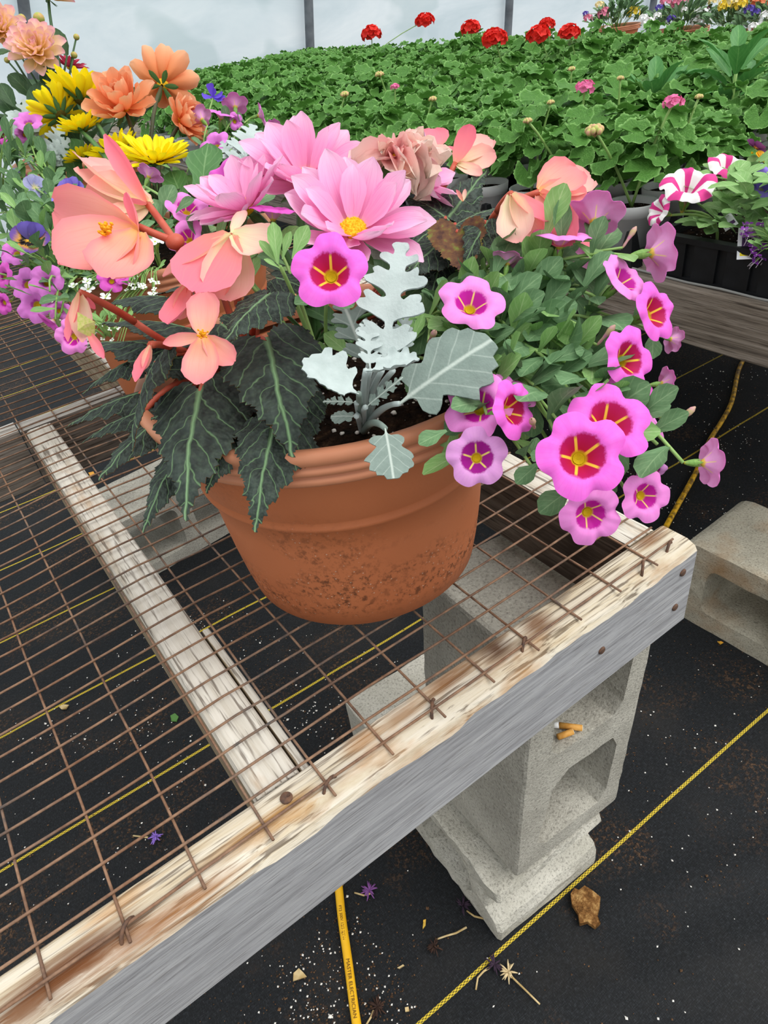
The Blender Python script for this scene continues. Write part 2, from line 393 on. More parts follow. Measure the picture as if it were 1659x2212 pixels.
# ================================================================ concrete blocks
M_con = concrete('concrete_block', '#99958a', '#b6b2a6')
M_con2 = concrete('concrete_block_tan', '#a39d8c', '#bdb6a3', 1)
M_con3 = concrete('concrete_block_pale', '#aaa699', '#c8c4b8')
def rrect(x0, x1, y0, y1, r, n=5):
    o = []
    for cx, cy, a0 in ((x1 - r, y1 - r, 0), (x0 + r, y1 - r, PI / 2), (x0 + r, y0 + r, PI), (x1 - r, y0 + r, 1.5 * PI)):
        for i in range(n + 1): an = a0 + PI / 2 * i / n; o.append((cx + r * math.cos(an), cy + r * math.sin(an)))
    return o
def block_mesh(name, outer, holes, depth, mat, taper=.9, rough=.0012, step=.02):
    """outline in (x, z); extruded along +y with tapering cores"""
    mb = MB(); N = 7
    def dens(poly):
        o = []
        for i in range(len(poly)):
            a, b = Vector(poly[i]), Vector(poly[(i + 1) % len(poly)]); k = max(1, int((b - a).length / step))
            o += [tuple(a.lerp(b, q / k)) for q in range(k)]
        return o
    def jit(p): q = Vector(p); return q + Vector((noise.noise(q * 60), noise.noise(q * 60 + Vector((9, 0, 0))), noise.noise(q * 60 + Vector((0, 9, 0))))) * rough
    outer = dens(outer); holes = [dens(h) for h in holes]
    def shrink(h, k):
        cx = sum(p[0] for p in h) / len(h); cy = sum(p[1] for p in h) / len(h); return [(cx + (p[0] - cx) * k, cy + (p[1] - cy) * k) for p in h]
    for y, flip in ((0, False), (depth, True)):
        hs = [shrink(h, 1 if not flip else taper) for h in holes]
        bev = .004
        vo, fo = cdt(shrink(outer, 1 - bev / .1 * .5), hs, step)
        mb.add([jit((p.x, y, p.y)) for p in vo], [q[::-1] if flip else q for q in fo])
    ou = shrink(outer, 1 - .004 / .1 * .5)
    for poly, out, tp in [(outer, True, 1)] + [(h, False, taper) for h in holes]:
        n = len(poly); rows = []
        ks = ([(0, None)] if out else []) + [(i / N, i) for i in range(N + 1)] + ([(1, None)] if out else [])
        v = []
        for kk, idx in ks:
            if idx is None: pl, y = ou, kk * depth
            else: pl, y = shrink(poly, 1 + (tp - 1) * kk), (.004 + kk * (depth - .008) if out else kk * depth)
            v += [jit((p[0], y, p[1])) for p in pl]
        f = []
        for i in range(len(ks) - 1):
            for k in range(n):
                q = (i * n + k, i * n + (k + 1) % n, (i + 1) * n + (k + 1) % n, (i + 1) * n + k)
                f.append(q[::-1] if out else q)
        mb.add(v, f)
    return mb.mesh(name, mat, smooth=False)
# upright block under the bench corner (leans a little)
me = block_mesh('upright_block', rrect(0, .194, 0, .397, .006, 2),
                [[(.034, .052), (.05, .036), (.15, .036), (.163, .055), (.166, .15), (.155, .172), (.075, .175), (.05, .155)],
                 [(.04, .235), (.052, .222), (.145, .222), (.160, .24), (.166, .34), (.155, .358), (.05, .358), (.036, .34)]], .194, M_con)
o = mobj('concrete_block', me, None, Matrix.Translation((.300, .318, BT - .4985)) @ Matrix.Rotation(math.radians(4.5), 4, 'Y') @ Matrix.Rotation(math.radians(-1.5), 4, 'Z'))
tag(o, 'grey concrete block standing on end under the bench corner, cigarette butts in its core', 'concrete block')
# lying block beneath it; its profile (y, z) is swept along x
prof = [(0, .0), (.404, 0), (.404, .150), (.0, .150)]
me = block_mesh('lying_block', [(0, 0), (.404, 0), (.404, .136), (.398, .142), (.04, .142), (.0, .140), (-.004, .128), (.008, .112), (.026, .10), (.026, .06), (.004, .045), (-.002, .03)],
                [[(.075, .03), (.06, .05), (.062, .10), (.08, .122), (.17, .122), (.182, .10), (.182, .05), (.17, .03)],
                 [(.225, .03), (.215, .05), (.215, .10), (.225, .122), (.33, .122), (.342, .10), (.342, .05), (.33, .03)]], .194, M_con3, .85, .003, .015)
o = mobj('concrete_block', me, None, Matrix.Translation((.270, .322, .001)) @ Matrix.Rotation(math.radians(-2.5), 4, 'Z') @ Matrix.Rotation(-PI / 2, 4, 'Z') @ Matrix.Scale(-1, 4, (1, 0, 0)))
tag(o, 'chipped pale concrete block lying on the ground beneath the upright one', 'concrete block')
# block under the bench across the aisle
me = block_mesh('aisle_block', rrect(0, .42, 0, .20, .03, 4), [rrect(.06, .20, .045, .155, .02), rrect(.24, .37, .045, .155, .02)], .19, M_con2, .8, .002)
o = mobj('concrete_block', me, None, Matrix.Translation((.985, .565, 0)) @ Matrix.Rotation(-PI / 2 + math.radians(2), 4, 'Z'))
tag(o, 'tan rust-stained concrete block on its side under the bench across the aisle', 'concrete block')
# shaded block seen through the mesh at the left
me = block_mesh('mesh_block', rrect(0, .40, 0, .19, .006, 2), [rrect(.04, .18, .035, .155, .02), rrect(.22, .36, .035, .155, .02)], .19, M_con, .9)
o = mobj('concrete_block', me, None, Matrix.Translation((.10, 1.47, 0)) @ Matrix.Rotation(math.radians(6), 4, 'Z'))
tag(o, 'shaded concrete block on the ground seen through the mesh at the left', 'concrete block')

# ================================================================ plant materials and shapes
def lerp_prof(pts):
    def g(u):
        for (a, b), (c, d) in zip(pts, pts[1:]):
            if u <= c: k = (u - a) / (c - a); k = k * k * (3 - 2 * k) * .5 + k * .5; return b + (d - b) * k
        return pts[-1][1]
    return g
def petal_mat(name, stops, streak=None, sf=.35, edge=None, transl=.3, rough=.5, sscale=26):
    t = NT(name, rough, .2, transl); uv = t.co('UV'); s = t.sep(uv)
    nz = t.noise(t.mp(uv, (1.2, sscale, 1)), 1.0, 3, .6)
    u2 = t.math('ADD', s[0], t.math('MULTIPLY', t.math('SUBTRACT', nz, .5), .12))
    cc = t.ramp(u2, stops)
    if streak: cc = t.mix(t.math('MULTIPLY', t.ramp(nz, [(.5, 0.), (.66, 1.)]), sf), cc, streak)
    if edge:
        e = t.math('ABSOLUTE', t.math('SUBTRACT', s[1], .5)); cc = t.mix(t.ramp(e, [(.36, 0.), (.5, .8)]), cc, edge)
    return t.col(cc)
def chorded(v, tip):
    """turn and scale so that the tip lands at (1, 0, 0)"""
    tip.y = 0; an = math.atan2(tip.z, tip.x); k = 1 / tip.length; ca, sa = math.cos(an) * k, math.sin(an) * k
    return [(x * ca + z * sa, y * k, -x * sa + z * ca) for x, y, z in v]
def petal(name, mat, prof, L=1.0, W=.4, bend=0.0, cup=.3, tip=0.0, ruf=0.0, n=9, m=4, seed=0, fold=0.0, jag=0.0, chord=False):
    """petal along +x from the origin, upper face +z; bend = total upward curve in radians, cup = rise of the edges"""
    g = lerp_prof(prof) if isinstance(prof, list) else prof
    v = []; uv = []; x = z = 0.0; an = 0.0; f = []
    for i in range(n + 1):
        u = i / n; hw = W / 2 * max(g(u), .02)
        if i: an += (bend + tip * max(0, u - .65) / .35 * 2) / n; x += L / n * math.cos(an); z += L / n * math.sin(an)
        for j in range(-m, m + 1):
            q = j / m
            dz = cup * hw * q * q + fold * hw * abs(q) + ruf * L * u * abs(q) * noise.noise(Vector((u * 5, q * 3, seed))) + .012 * L * noise.noise(Vector((q * 6, u * 2, seed + 5)))
            jx = jag * L * noise.noise(Vector((q * 9, seed, 3))) if i == n else 0
            v.append((x - math.sin(an) * dz + jx, hw * q, z + math.cos(an) * dz)); uv.append((u, .5 + .5 * q))
    w = 2 * m + 1
    if chord: v = chorded(v, Vector(v[n * w + m]))
    for i in range(n):
        for j in range(w - 1): f.append((i * w + j, (i + 1) * w + j, (i + 1) * w + j + 1, i * w + j + 1))
    return MB().add(v, f, 0, uv).mesh(name, mat)
OVAL = [(0, .18), (.25, .75), (.55, 1), (.8, .8), (.95, .4), (1, .12)]
DAHP = [(0, .25), (.25, .68), (.55, 1), (.78, .86), (.92, .48), (1, .06)]
LANCE = [(0, .22), (.3, .75), (.55, 1), (.8, .72), (.95, .25), (1, .03)]
SPOON = [(0, .2), (.3, .6), (.65, 1), (.88, .86), (1, .3)]
ROUND = [(0, .25), (.2, .7), (.5, .98), (.75, 1), (.92, .72), (1, .3)]
STRAP = [(0, .35), (.3, .75), (.7, 1), (.9, .8), (1, .25)]

def frame(nrm, twist=0.0):
    zz = Vector(nrm).normalized(); xx = (R_ - zz * R_.dot(zz))
    if xx.length < .05: xx = (FW - zz * FW.dot(zz))
    xx.normalize(); yy = zz.cross(xx)
    return Matrix((xx, yy, zz)).transposed().to_4x4() @ Matrix.Rotation(twist, 4, 'Z')
def flower_at(name, plant, core, px, py, size, d, nrm, twist=0.0, back=0.0):
    """a flower of unit diameter: core mesh object at a pixel, d metres in front of the lens; nrm = (right, up, to camera)"""
    p = at(px, py, d); n = cv(*nrm).normalized(); s = size * d / F
    w = Matrix.Translation(p - n * back * s) @ frame(n, twist) @ Matrix.Scale(s, 4)
    return mobj(name, core, plant, w)
def pm(az, el, r0=0.0, z0=0.0, s=1.0, roll=0.0):
    return Matrix.Rotation(az, 4, 'Z') @ Matrix.Translation((r0, 0, z0)) @ Matrix.Rotation(-el, 4, 'Y') @ Matrix.Rotation(roll, 4, 'X') @ Matrix.Scale(s, 4)
def sub(name, me, flower, local): return mobj(name, me, flower, WM[flower.name] @ local)
def back_of(fl, k=.25):
    w = WM[fl.name]; return w.translation - (w.to_3x3() @ Vector((0, 0, 1))) * k
def leaf_at(name, plant, me, base, tip, hint, wid=1.0):
    """unit-length leaf mesh from base to tip, upper face turned to hint"""
    x = tip - base; L = x.length; x.normalize(); z = (hint - x * hint.dot(x)).normalized(); y = z.cross(x)
    w = Matrix((x * L, y * L * wid, z * L)).transposed().to_4x4(); w.translation = base
    return mobj(name, me, plant, w)
def stem(plant, pts, mat, r0=.0022, r1=.0016, name='stem', parent=None):
    n = len(pts); return mobj(name, MB().add(*tube(pts, [r0 + (r1 - r0) * i / (n - 1) for i in range(n)], 6)).mesh(name, mat), parent or plant)

# ---- leaves
def outline_leaf(name, outline, mat, step=.06, bend=-.4, cupf=.25, vfold=.0, ruf=.0, seed=0, thick=0.0, mats=None):
    vo, fo = cdt(outline, (), step)
    v = []; uv = []
    for p in vo:
        x, y = p.x, p.y
        r = x - .0; zz = -abs(y) * vfold + cupf * y * y + bend * .5 * x * x * (1 if x > 0 else .4)
        zz += ruf * (abs(y) + .25 * abs(x)) * noise.noise(Vector((x * 7, y * 7, seed)))
        v.append((x, y, zz)); uv.append((x * .5 + .5, y * .5 + .5))
    v = chorded(v, Vector((1, 0, bend * .5)))
    fo = [t if (vo[t[1]] - vo[t[0]]).cross(vo[t[2]] - vo[t[0]]) > 0 else t[::-1] for t in fo]
    mb = MB().add(v, fo, 0, uv)
    if thick: mb.add([(a, b, c - thick) for a, b, c in v], [t[::-1] for t in fo], 1 if mats else 0, uv)
    return mb.mesh(name, mats or mat)
def serrate(pts, tooth, k, rng, back=.5):
    """resample an outline and add teeth"""
    o = []
    for a, b in zip(pts, pts[1:]):
        a, b = Vector(a), Vector(b); d = b - a; n = max(1, round(d.length / k)); nn = Vector((d.y, -d.x)).normalized()
        for i in range(n):
            o.append(tuple(a + d * (i / n))); h = tooth * rng.uniform(.5, 1.3)
            o.append(tuple(a + d * ((i + .62 + .2 * back) / n) + nn * -h))
    o.append(tuple(pts[-1])); return o
def begonia_leaf(name, seed, mats):
    rng = random.Random(seed); s = rng.uniform(.85, 1.1)
    up = [(-.02, .0), (-.18, .06), (-.27, .17), (-.22, .30), (-.06, .37), (.06, .43 * s), (.16, .35), (.27, .37 * s), (.36, .26), (.48, .26), (.56, .17), (.67, .16), (.74, .09), (.85, .065), (.92, .025), (1, 0)]
    lo = [(1, 0), (.90, -.03), (.82, -.08), (.73, -.08), (.64, -.17), (.55, -.16), (.44, -.26), (.34, -.24), (.22, -.34), (.12, -.31), (0, -.37 * s), (-.12, -.28), (-.16, -.15), (-.06, -.04)]
    big = serrate(up, .022, .055, rng)[:-1] + serrate(lo, .022, .055, rng)
    big = [(x + rng.uniform(-.006, .006), y + rng.uniform(-.006, .006)) for x, y in big]
    return outline_leaf(name, big, None, .055, -.45, -.25, .25, .10, seed, .006, mats)
t = NT('begonia_leaf_top', .55, .18); uv = t.co('UV')
xy = t.mp(uv, (2, 2, 1), loc=(-1, -1, 0)); nz = t.noise(xy, 3.0, 3)
X_, Y_ = t.sep(xy)[0], t.sep(xy)[1]
wob = t.math('MULTIPLY', t.math('SUBTRACT', nz, .5), .26)
ay = t.math('ABSOLUTE', t.math('ADD', Y_, t.math('MULTIPLY', wob, .25)))
mid = t.math('SUBTRACT', 1.0, t.math('MULTIPLY', ay, t.math('ADD', 38., t.math('MULTIPLY', X_, 34.))))
pin = t.math('PINGPONG', t.math('ADD', t.math('SUBTRACT', X_, t.math('MULTIPLY', ay, 1.25)), t.math('MULTIPLY', wob, 1.6)), .105)
pin = t.math('SUBTRACT', 1.0, t.math('MULTIPLY', pin, 70.))
pin = t.math('MULTIPLY', t.math('MAXIMUM', pin, 0.), .62)
vein = t.math('MAXIMUM', t.math('MAXIMUM', mid, 0.), pin)
cloud = t.noise(xy, 5, 3)
cc = t.mix(t.ramp(cloud, [(.35, 0.), (.7, 1.)]), '#1f2421', '#3b463f')
cc = t.mix(t.ramp(t.noise(xy, 22, 2), [(.45, 0.), (.7, .35)]), cc, '#50604f')
cc = t.mix(t.math('MINIMUM', vein, 1.0), cc, '#82a677')
t.bump(t.math('ADD', t.math('MULTIPLY', vein, -.6), cloud), .5, .02)
M_beg = t.col(cc)
t = NT('begonia_leaf_under', .6, .25, .15); uv = t.co('UV')
M_begu = t.col(t.ramp(t.noise(t.mp(uv, (14, 14, 1)), 1.0, 3), [(.35, '#4a2a22'), (.55, '#6f4a2a'), (.72, '#76812f')]))
BEG = [begonia_leaf('begonia_leaf', i, [M_beg, M_begu]) for i in range(6)]
# small oval leaves (calibrachoa, petunia)
def leaf_mat(name, c1, c2, vein, rough=.5, transl=.2, spec=.3):
    t = NT(name, rough, spec, transl); uv = t.co('UV'); s = t.sep(uv)
    ay = t.math('ABSOLUTE', t.math('SUBTRACT', s[1], .5))
    midr = t.ramp(ay, [(.0, 1.), (.035, 0.)])
    side = t.math('PINGPONG', t.math('SUBTRACT', s[0], t.math('MULTIPLY', ay, .7)), .09)
    cc = t.mix(t.noise(t.mp(uv, (3, 4, 1)), 1.0, 3), c1, c2)
    cc = t.mix(t.math('MULTIPLY', t.ramp(side, [(.0, 1.), (.02, 0.)]), .25), cc, vein)
    cc = t.mix(t.math('MULTIPLY', midr, .6), cc, vein)
    return t.col(cc)
M_cal_leaf = leaf_mat('calibrachoa_leaf', '#476a44', '#7c9f72', '#98b586', .6, .12, .15)
M_cal_leaf2 = leaf_mat('calibrachoa_leaf_bright', '#6d9c50', '#9dc47c', '#c0d8a0')
OBOV = [(0, .14), (.25, .42), (.6, 1), (.8, .95), (.94, .55), (1, .15)]
CALLEAF = [petal('leaf', M_cal_leaf if i < 3 else M_cal_leaf2, OBOV, 1, .60 - .04 * i, -.6 + .15 * i, .25, 0, .03, 7, 3, i, chord=True) for i in range(5)]
M_stem_g = plain('stem_green', '#7fa355', .5, c2='#93b46a', vscale=30)
M_stem_d = plain('stem_dark', '#3c4a30', .6, c2='#55492f', vscale=30)
M_stem_r = plain('stem_red', '#b5432f', .45, .4, .1, c2='#c8644a', vscale=40)
M_sepal = plain('sepal_green', '#86ad57', .5, .3, .15, c2='#6f9a49')
M_yellow = plain('throat_yellow', '#e3bd1e', .6, .2, .1, c2='#b8a61c', vscale=150)

# ---- trumpet flowers (calibrachoa, petunia): one fused corolla
def trumpet_mat(name, outer, outer2, inner, inner2, throat, ray, rayw=.05, r_in=.5, r_th=.15, rays=True, stripes=None):
    t = NT(name, .5, .2, .25); uv = t.co('UV'); c = t.mp(uv, (2, 2, 1), loc=(-1, -1, 0)); s = t.sep(c)
    r = t.math('SQRT', t.math('ADD', t.math('MULTIPLY', s[0], s[0]), t.math('MULTIPLY', s[1], s[1])))
    an = t.math('ARCTAN2', s[1], s[0])
    nz = t.noise(t.mp(c, (1, 1, 1)), 4, 3)
    ring = t.noise(c, 16, 2)
    rr = t.math('ADD', r, t.math('MULTIPLY', t.math('SUBTRACT', ring, .5), .10))
    fine = t.math('ABSOLUTE', t.math('SINE', t.math('MULTIPLY', an, 22.)))
    lobe = t.math('ABSOLUTE', t.math('SINE', t.math('MULTIPLY', an, 2.5)))     # 0 at the middle of each lobe
    cc = t.mix(nz, outer, outer2)
    cc = t.mix(t.math('MULTIPLY', t.ramp(fine, [(.0, 1.), (.18, 0.)]), .12), cc, inner2)
    if stripes:
        k = t.math('ADD', t.math('MULTIPLY', lobe, 1.0), t.math('MULTIPLY', t.math('SUBTRACT', nz, .5), .25))
        cc = t.mix(t.ramp(k, [(.55, 0.), (.62, 1.)]), cc, stripes)
    if inner:
        cc = t.mix(t.ramp(t.math('ADD', rr, t.math('MULTIPLY', t.math('SUBTRACT', lobe, .5), -.06)), [(r_in - .035, 1.), (r_in + .035, 0.)]), cc, t.ramp(r, [(.15, inner), (.5, inner2)]))
    if rays:
        w = t.math('MULTIPLY', lobe, r)
        m_ = t.math('MULTIPLY', t.ramp(w, [(rayw * .8, 1.), (rayw * 1.3, 0.)]), t.ramp(r, [(.40, 1.), (.47, 0.)]))
        cc = t.mix(m_, cc, ray)
    cc = t.mix(t.ramp(r, [(r_th, 1.), (r_th + .05, 0.)]), cc, throat)
    return t.col(cc)
def trumpet_mesh(name, mat, back, seed=0, lobes=.14, depth=.34, ruf=.03, recurve=.06, fold=0.0, notch=.035):
    v = []; uv = []; NR = 12; NT_ = 70
    for i in range(NR + 1):
        q = i / NR; r = .035 + .965 * q
        for k in range(NT_):
            an = 2 * PI * k / NT_; lob = abs(math.sin(2.5 * (an)))            # 0 mid lobe, 1 between lobes
            lm = lob ** 5
            R = r * (1 - lobes * lm * q ** 2 - notch * (1 - lob) ** 4 * q ** 3) * (1 + .05 * noise.noise(Vector((math.cos(an) * 1.5, math.sin(an) * 1.5, seed))) * q)
            z = -depth * max(0, 1 - r / .62) ** 1.35 - recurve * max(0, q - .6) ** 2 * 5 + ruf * q * q * noise.noise(Vector((math.cos(an) * 3, math.sin(an) * 3, seed + 3))) - .035 * q * lm
            x, y = .5 * R * math.cos(an), .5 * R * math.sin(an)
            z += fold * abs(x) * 1.2
            v.append((x, y, z * .9 + .06)); uv.append((.5 + .5 * r * math.cos(an), .5 + .5 * r * math.sin(an)))
    f = [(i * NT_ + k, (i + 1) * NT_ + k, (i + 1) * NT_ + (k + 1) % NT_, i * NT_ + (k + 1) % NT_) for i in range(NR) for k in range(NT_)]
    mb = MB().add(v, f, 0, uv)
    vb = [(x * .995, y * .995, z - .008) for x, y, z in v]
    mb.add(vb, [q[::-1] for q in f], 1, uv)
    return mb.mesh(name, [mat, back])
M_calback = trumpet_mat('calibrachoa_back', '#f3b2e2', '#eaa0d8', None, '#c864b0', '#e8c653', '#f4d6a4', .05, rays=True)
M_tube = petal_mat('flower_tube', [(0, '#cdbb3f'), (.5, '#e6cf78'), (1, '#dd94c4')])
CALM = {
    'red': trumpet_mat('calibrachoa_crimson_eye', '#ee5fd4', '#f27fe0', '#c01a3c', '#b80e5e', '#d9b61c', '#f6cf4a', .075),
    'vio': trumpet_mat('calibrachoa_violet_eye', '#f488dc', '#f5a0e4', '#c22a9a', '#c313a0', '#dcbb22', '#f4d884', .06, .46),
    'lil': trumpet_mat('calibrachoa_lilac', '#dd96dc', '#e8acdf', '#a82696', '#a3188c', '#dcbb22', '#f3e07c', .07, .52),
    'mau': trumpet_mat('calibrachoa_mauve', '#dc74d2', '#e690de', '#a83aa0', '#cf5cc4', '#c2a424', '#c04ab4', .03, .30, .20, False),
    'mag': trumpet_mat('calibrachoa_magenta', '#e052c6', '#e870d2', '#b0208c', '#c838a8', '#c9a524', '#c04ab4', .03, .3, .16, False)}
CALF = {k: [trumpet_mesh('corolla_' + k, mm, M_calback, i, fold=(.0, .0, .25)[i], lobes=(.21, .18, .23)[i], notch=.0, ruf=.05) for i in range(3)] for k, mm in CALM.items()}
THROAT = MB().add(*lathe([(.001, -.27), (.022, -.255), (.045, -.235), (.062, -.205), (.066, -.198)], 14)).mesh('throat', M_yellow)
tv, tf = lathe([(.035, -.27), (.045, -.34), (.04, -.46), (.05, -.52), (.02, -.6)], 10)
TUBE = MB().add(tv, tf, 0, [(min(1, max(0, (z + .6) / .33)), .5) for x, y, z in tv]).mesh('tube', M_tube)
SEPAL = petal('sepal', M_sepal, LANCE, .36, .10, .5, .3, 0, 0, 5, 2)
BUD = MB().add(*lathe([(.03, 0), (.05, .1), (.045, .25), (.07, .42), (.10, .55), (.085, .68), (.02, .78)], 10)).mesh('bud', plain('bud_pink', '#d98fb0', .5, .2, .2, c2='#c8c27a', vscale=4))
def trumpet(plant, kind, px, py, size, d, nrm, twist=None, var=None, sepals=True, squash=1.0):
    rng = random.Random(px * 7 + py)
    tw = rng.uniform(0, 6.28) if twist is None else twist
    fl = flower_at('flower', plant, CALF[kind][rng.randrange(2) if var is None else var], px, py, size, d, nrm, tw)
    sub('throat', THROAT, fl, Matrix.Translation((0, 0, .05))); sub('tube', TUBE, fl, Matrix.Translation((0, 0, .06)))
    if sepals:
        for k in range(5): sub('sepal', SEPAL, fl, Matrix.Translation((0, 0, -.53)) @ pm(k * 1.257, 1.15, .03))
    return fl
def leafy_stem(plant, base, end, mat, leaves, n=7, lsz=.03, lift=.05, seed=0, gap=.011, start=.25, side=None, lname='leaf', r0=.0016, r1=.0011, hint=None):
    rng = random.Random(seed); mid = (base + end) / 2 + Vector((0, 0, lift)) + (side or Vector((0, 0, 0)))
    pts = bez(base, mid, end, 12); stem(plant, pts, mat, r0, r1)
    for i in range(n):
        q = start + (1 - start) * (i + .5) / n; k = min(int(q * 12), 11); p = pts[k].lerp(pts[k + 1], q * 12 - k); tg = (pts[k + 1] - pts[k]).normalized()
        an = i * 2.4 + rng.uniform(-.5, .5); o1 = tg.orthogonal().normalized(); o2 = tg.cross(o1)
        dr = (o1 * math.cos(an) + o2 * math.sin(an) + tg * .45 + Vector((0, 0, .25))).normalized()
        L = lsz * rng.uniform(.7, 1.2)
        leaf_at(lname, plant, rng.choice(leaves), p, p + dr * L, hint if hint is not None else (Vector((0, 0, 1)) - FW * .5 + Vector((rng.uniform(-.5, .5), rng.uniform(-.5, .5), 0))), rng.uniform(.85, 1.15))

# ---- rayed flowers: dahlias and daisies
def disc_mesh(name, mat, r, h, n=60, seed=0, fl=.018):
    rng = random.Random(seed); mb = MB().add(*lathe([(.001, h), (r * .5, h * .95), (r * .9, h * .6), (r, 0), (r * .8, -h * .8), (.02, -h * 1.2)], 16))
    for i in range(n):
        q = math.sqrt((i + .5) / n); an = i * 2.39996; z = h * (1 - q * q * .5)
        v, f = ball(fl * rng.uniform(.7, 1.2), 5, 4, 1.6); ox, oy = r * q * math.cos(an), r * q * math.sin(an)
        mb.add([(x + ox, y + oy, zz + z) for x, y, zz in v], f)
    return mb.mesh(name, mat)
def rayed(plant, name, core, petals, layers, px, py, size, d, nrm, twist=0.0, seed=0, sepal=None, droop=0.0):
    rng = random.Random(seed + px); fl = flower_at(name, plant, core, px, py, size, d, nrm, twist)
    for cnt, el, r0, s, z0 in layers:
        a0 = rng.uniform(0, 1)
        for i in range(cnt):
            sub('petal', rng.choice(petals), fl, pm(2 * PI * (i + a0) / cnt + rng.uniform(-.09, .09), el + rng.uniform(-.10, .10), r0, z0, s * rng.uniform(.92, 1.06), rng.uniform(-.18, .18)))
    if sepal:
        for i in range(6): sub('sepal', sepal, fl, pm(i * 1.047, -.5, .03, -.06, .22))
    return fl
M_disc = plain('disc_yellow', '#eda414', .8, .1, 0, c2='#f8cf3a', vscale=60)
M_pinkd = petal_mat('dahlia_pink', [(0, '#f9cfc2'), (.15, '#f4a2cb'), (.6, '#fab6dc'), (1, '#fdd2ea')], '#e685c0', .5)
M_orange = petal_mat('dahlia_orange', [(0, '#e8743a'), (.3, '#f3965e'), (.8, '#f8b184'), (1, '#f6bf98')], '#ee9a62', .3)
M_peach = petal_mat('dahlia_peach', [(0, '#f8d478'), (.5, '#fbe0a4'), (.78, '#fad4bc'), (1, '#f0b0c2')], '#efb9a0', .25)
M_crim = petal_mat('dahlia_crimson', [(0, '#a02440'), (1, '#d24a68')])
M_yel = petal_mat('daisy_yellow', [(0, '#d0a800'), (.3, '#f5da08'), (1, '#fdec20')], '#e2c405', .4, sscale=14)
M_wilt = petal_mat('dahlia_wilted', [(0, '#e48f98'), (.45, '#f5c2bc'), (1, '#f8e4d2')], '#e09a90', .35, transl=.3)
M_green_d = leaf_mat('dahlia_leaf', '#2f4a2c', '#4a6a42', '#6f8f60', .45)
M_green_m = leaf_mat('mid_green_leaf', '#3f6a38', '#5f8c50', '#8fb07a', .45)
DISC = disc_mesh('disc', M_disc, .085, .05, 70)
PINKP = [petal('petal', M_pinkd, DAHP, .5, .235 + .02 * (i % 3), .15 + .12 * i, .38, -.35 if i % 2 else .1, .05, 10, 4, i) for i in range(5)]
ORAP = [petal('petal', M_orange, SPOON, .5, .24, .5 + .2 * i, .6, -.4 if i % 2 else .3, .10, 9, 4, i) for i in range(4)]
PEAP = [petal('petal', M_peach, SPOON, .5, .23, .25 + .15 * i, .7, -.3, .06, 8, 3, i) for i in range(4)]
CRIP = [petal('petal', M_crim, LANCE, .5, .16, .2, .5, -.2, .04, 7, 3, i) for i in range(2)]
YELP = [petal('petal', M_yel, STRAP, .5, .135, .12 + .12 * i, .5, .1, .02, 7, 3, i) for i in range(4)]
WILP = [petal('petal', M_wilt, LANCE, .5, .22, -1.2 - .4 * i, 1.4, -1.0 + .5 * i, .5, 12, 5, i + 20) for i in range(5)]
SEPD = petal('sepal', M_green_m, OVAL, 1, .35, .4, .3, 0, 0, 5, 2)
DAHLEAF = [petal('leaf', M_green_d, OVAL, 1, .5, -.5, .3, 0, .08, 9, 4, i, chord=True) for i in range(2)]
L_DAH = [(8, .18, .07, 1.0, 0.0), (8, .42, .065, .97, .01), (5, .66, .06, .8, .02)]
L_DBL = [(9, .0, .05, 1.0, -.02), (9, .35, .05, .95, 0), (8, .7, .05, .82, .02), (6, 1.0, .04, .65, .03), (4, 1.3, .02, .5, .04)]
L_DAISY = [(17, .12, .09, .86, 0), (17, .34, .08, .84, .01), (12, .6, .07, .62, .02)]

# ---- begonia flowers
M_bpet = petal_mat('begonia_salmon', [(0, '#f6bd70'), (.16, '#f8b494'), (.5, '#fbb2a2'), (1, '#fa949a')], '#f49a8c', .4, '#f98e98', .35, sscale=34)
M_bpet2 = petal_mat('begonia_cream', [(0, '#e8e6ae'), (.3, '#f8e2c0'), (.7, '#fcd0bf'), (1, '#faacaa')], '#f3c2ac', .45, '#fab6ae', .35, sscale=34)
M_bpet3 = petal_mat('begonia_rose', [(0, '#f4a08c'), (.4, '#fa8e98'), (1, '#fa829a')], '#f9a09c', .3, None, .3)
M_stam = plain('stamen_orange', '#f29a12', .6, .2, .1, c2='#f6bb2c', vscale=100)
BPR = [petal('petal', mm, ROUND, 1, w, b, .35, tp, .05, 12, 5, i, 0, .03, True) for i, (mm, w, b, tp) in enumerate(((M_bpet, .85, .5, -.3), (M_bpet, .70, .7, -.2), (M_bpet2, .8, .9, -.2), (M_bpet3, .7, .6, .2), (M_bpet2, .55, .5, -.4)))]
BPN = [petal('petal', mm, OVAL, 1, .42, .4, .5, -.2, .03, 10, 4, i, chord=True) for i, mm in enumerate((M_bpet, M_bpet3, M_bpet2))]
rng = random.Random(3); mb = MB()
for i in range(46):
    an = rng.uniform(0, 6.28); q = rng.uniform(0, .8); dr = Vector((q * math.cos(an), q * math.sin(an), rng.uniform(.55, 1))).normalized() * rng.uniform(.06, .15)
    v, f = tube([Vector((0, 0, 0)), dr * .7, dr], [.006, .007, .012], 5); mb.add(v, f)
    v, f = ball(.02, 6, 5, 1.5); mb.add([Vector(p) + dr for p in v], f)
STAM = mb.mesh('stamens', M_stam)
KNOB = MB().add(*ball(.05, 10, 8)).mesh('flower_base', M_stem_r)
M_ovary = plain('ovary_green', '#b9c45c', .5, .3, .2, c2='#d8c98a', vscale=12)
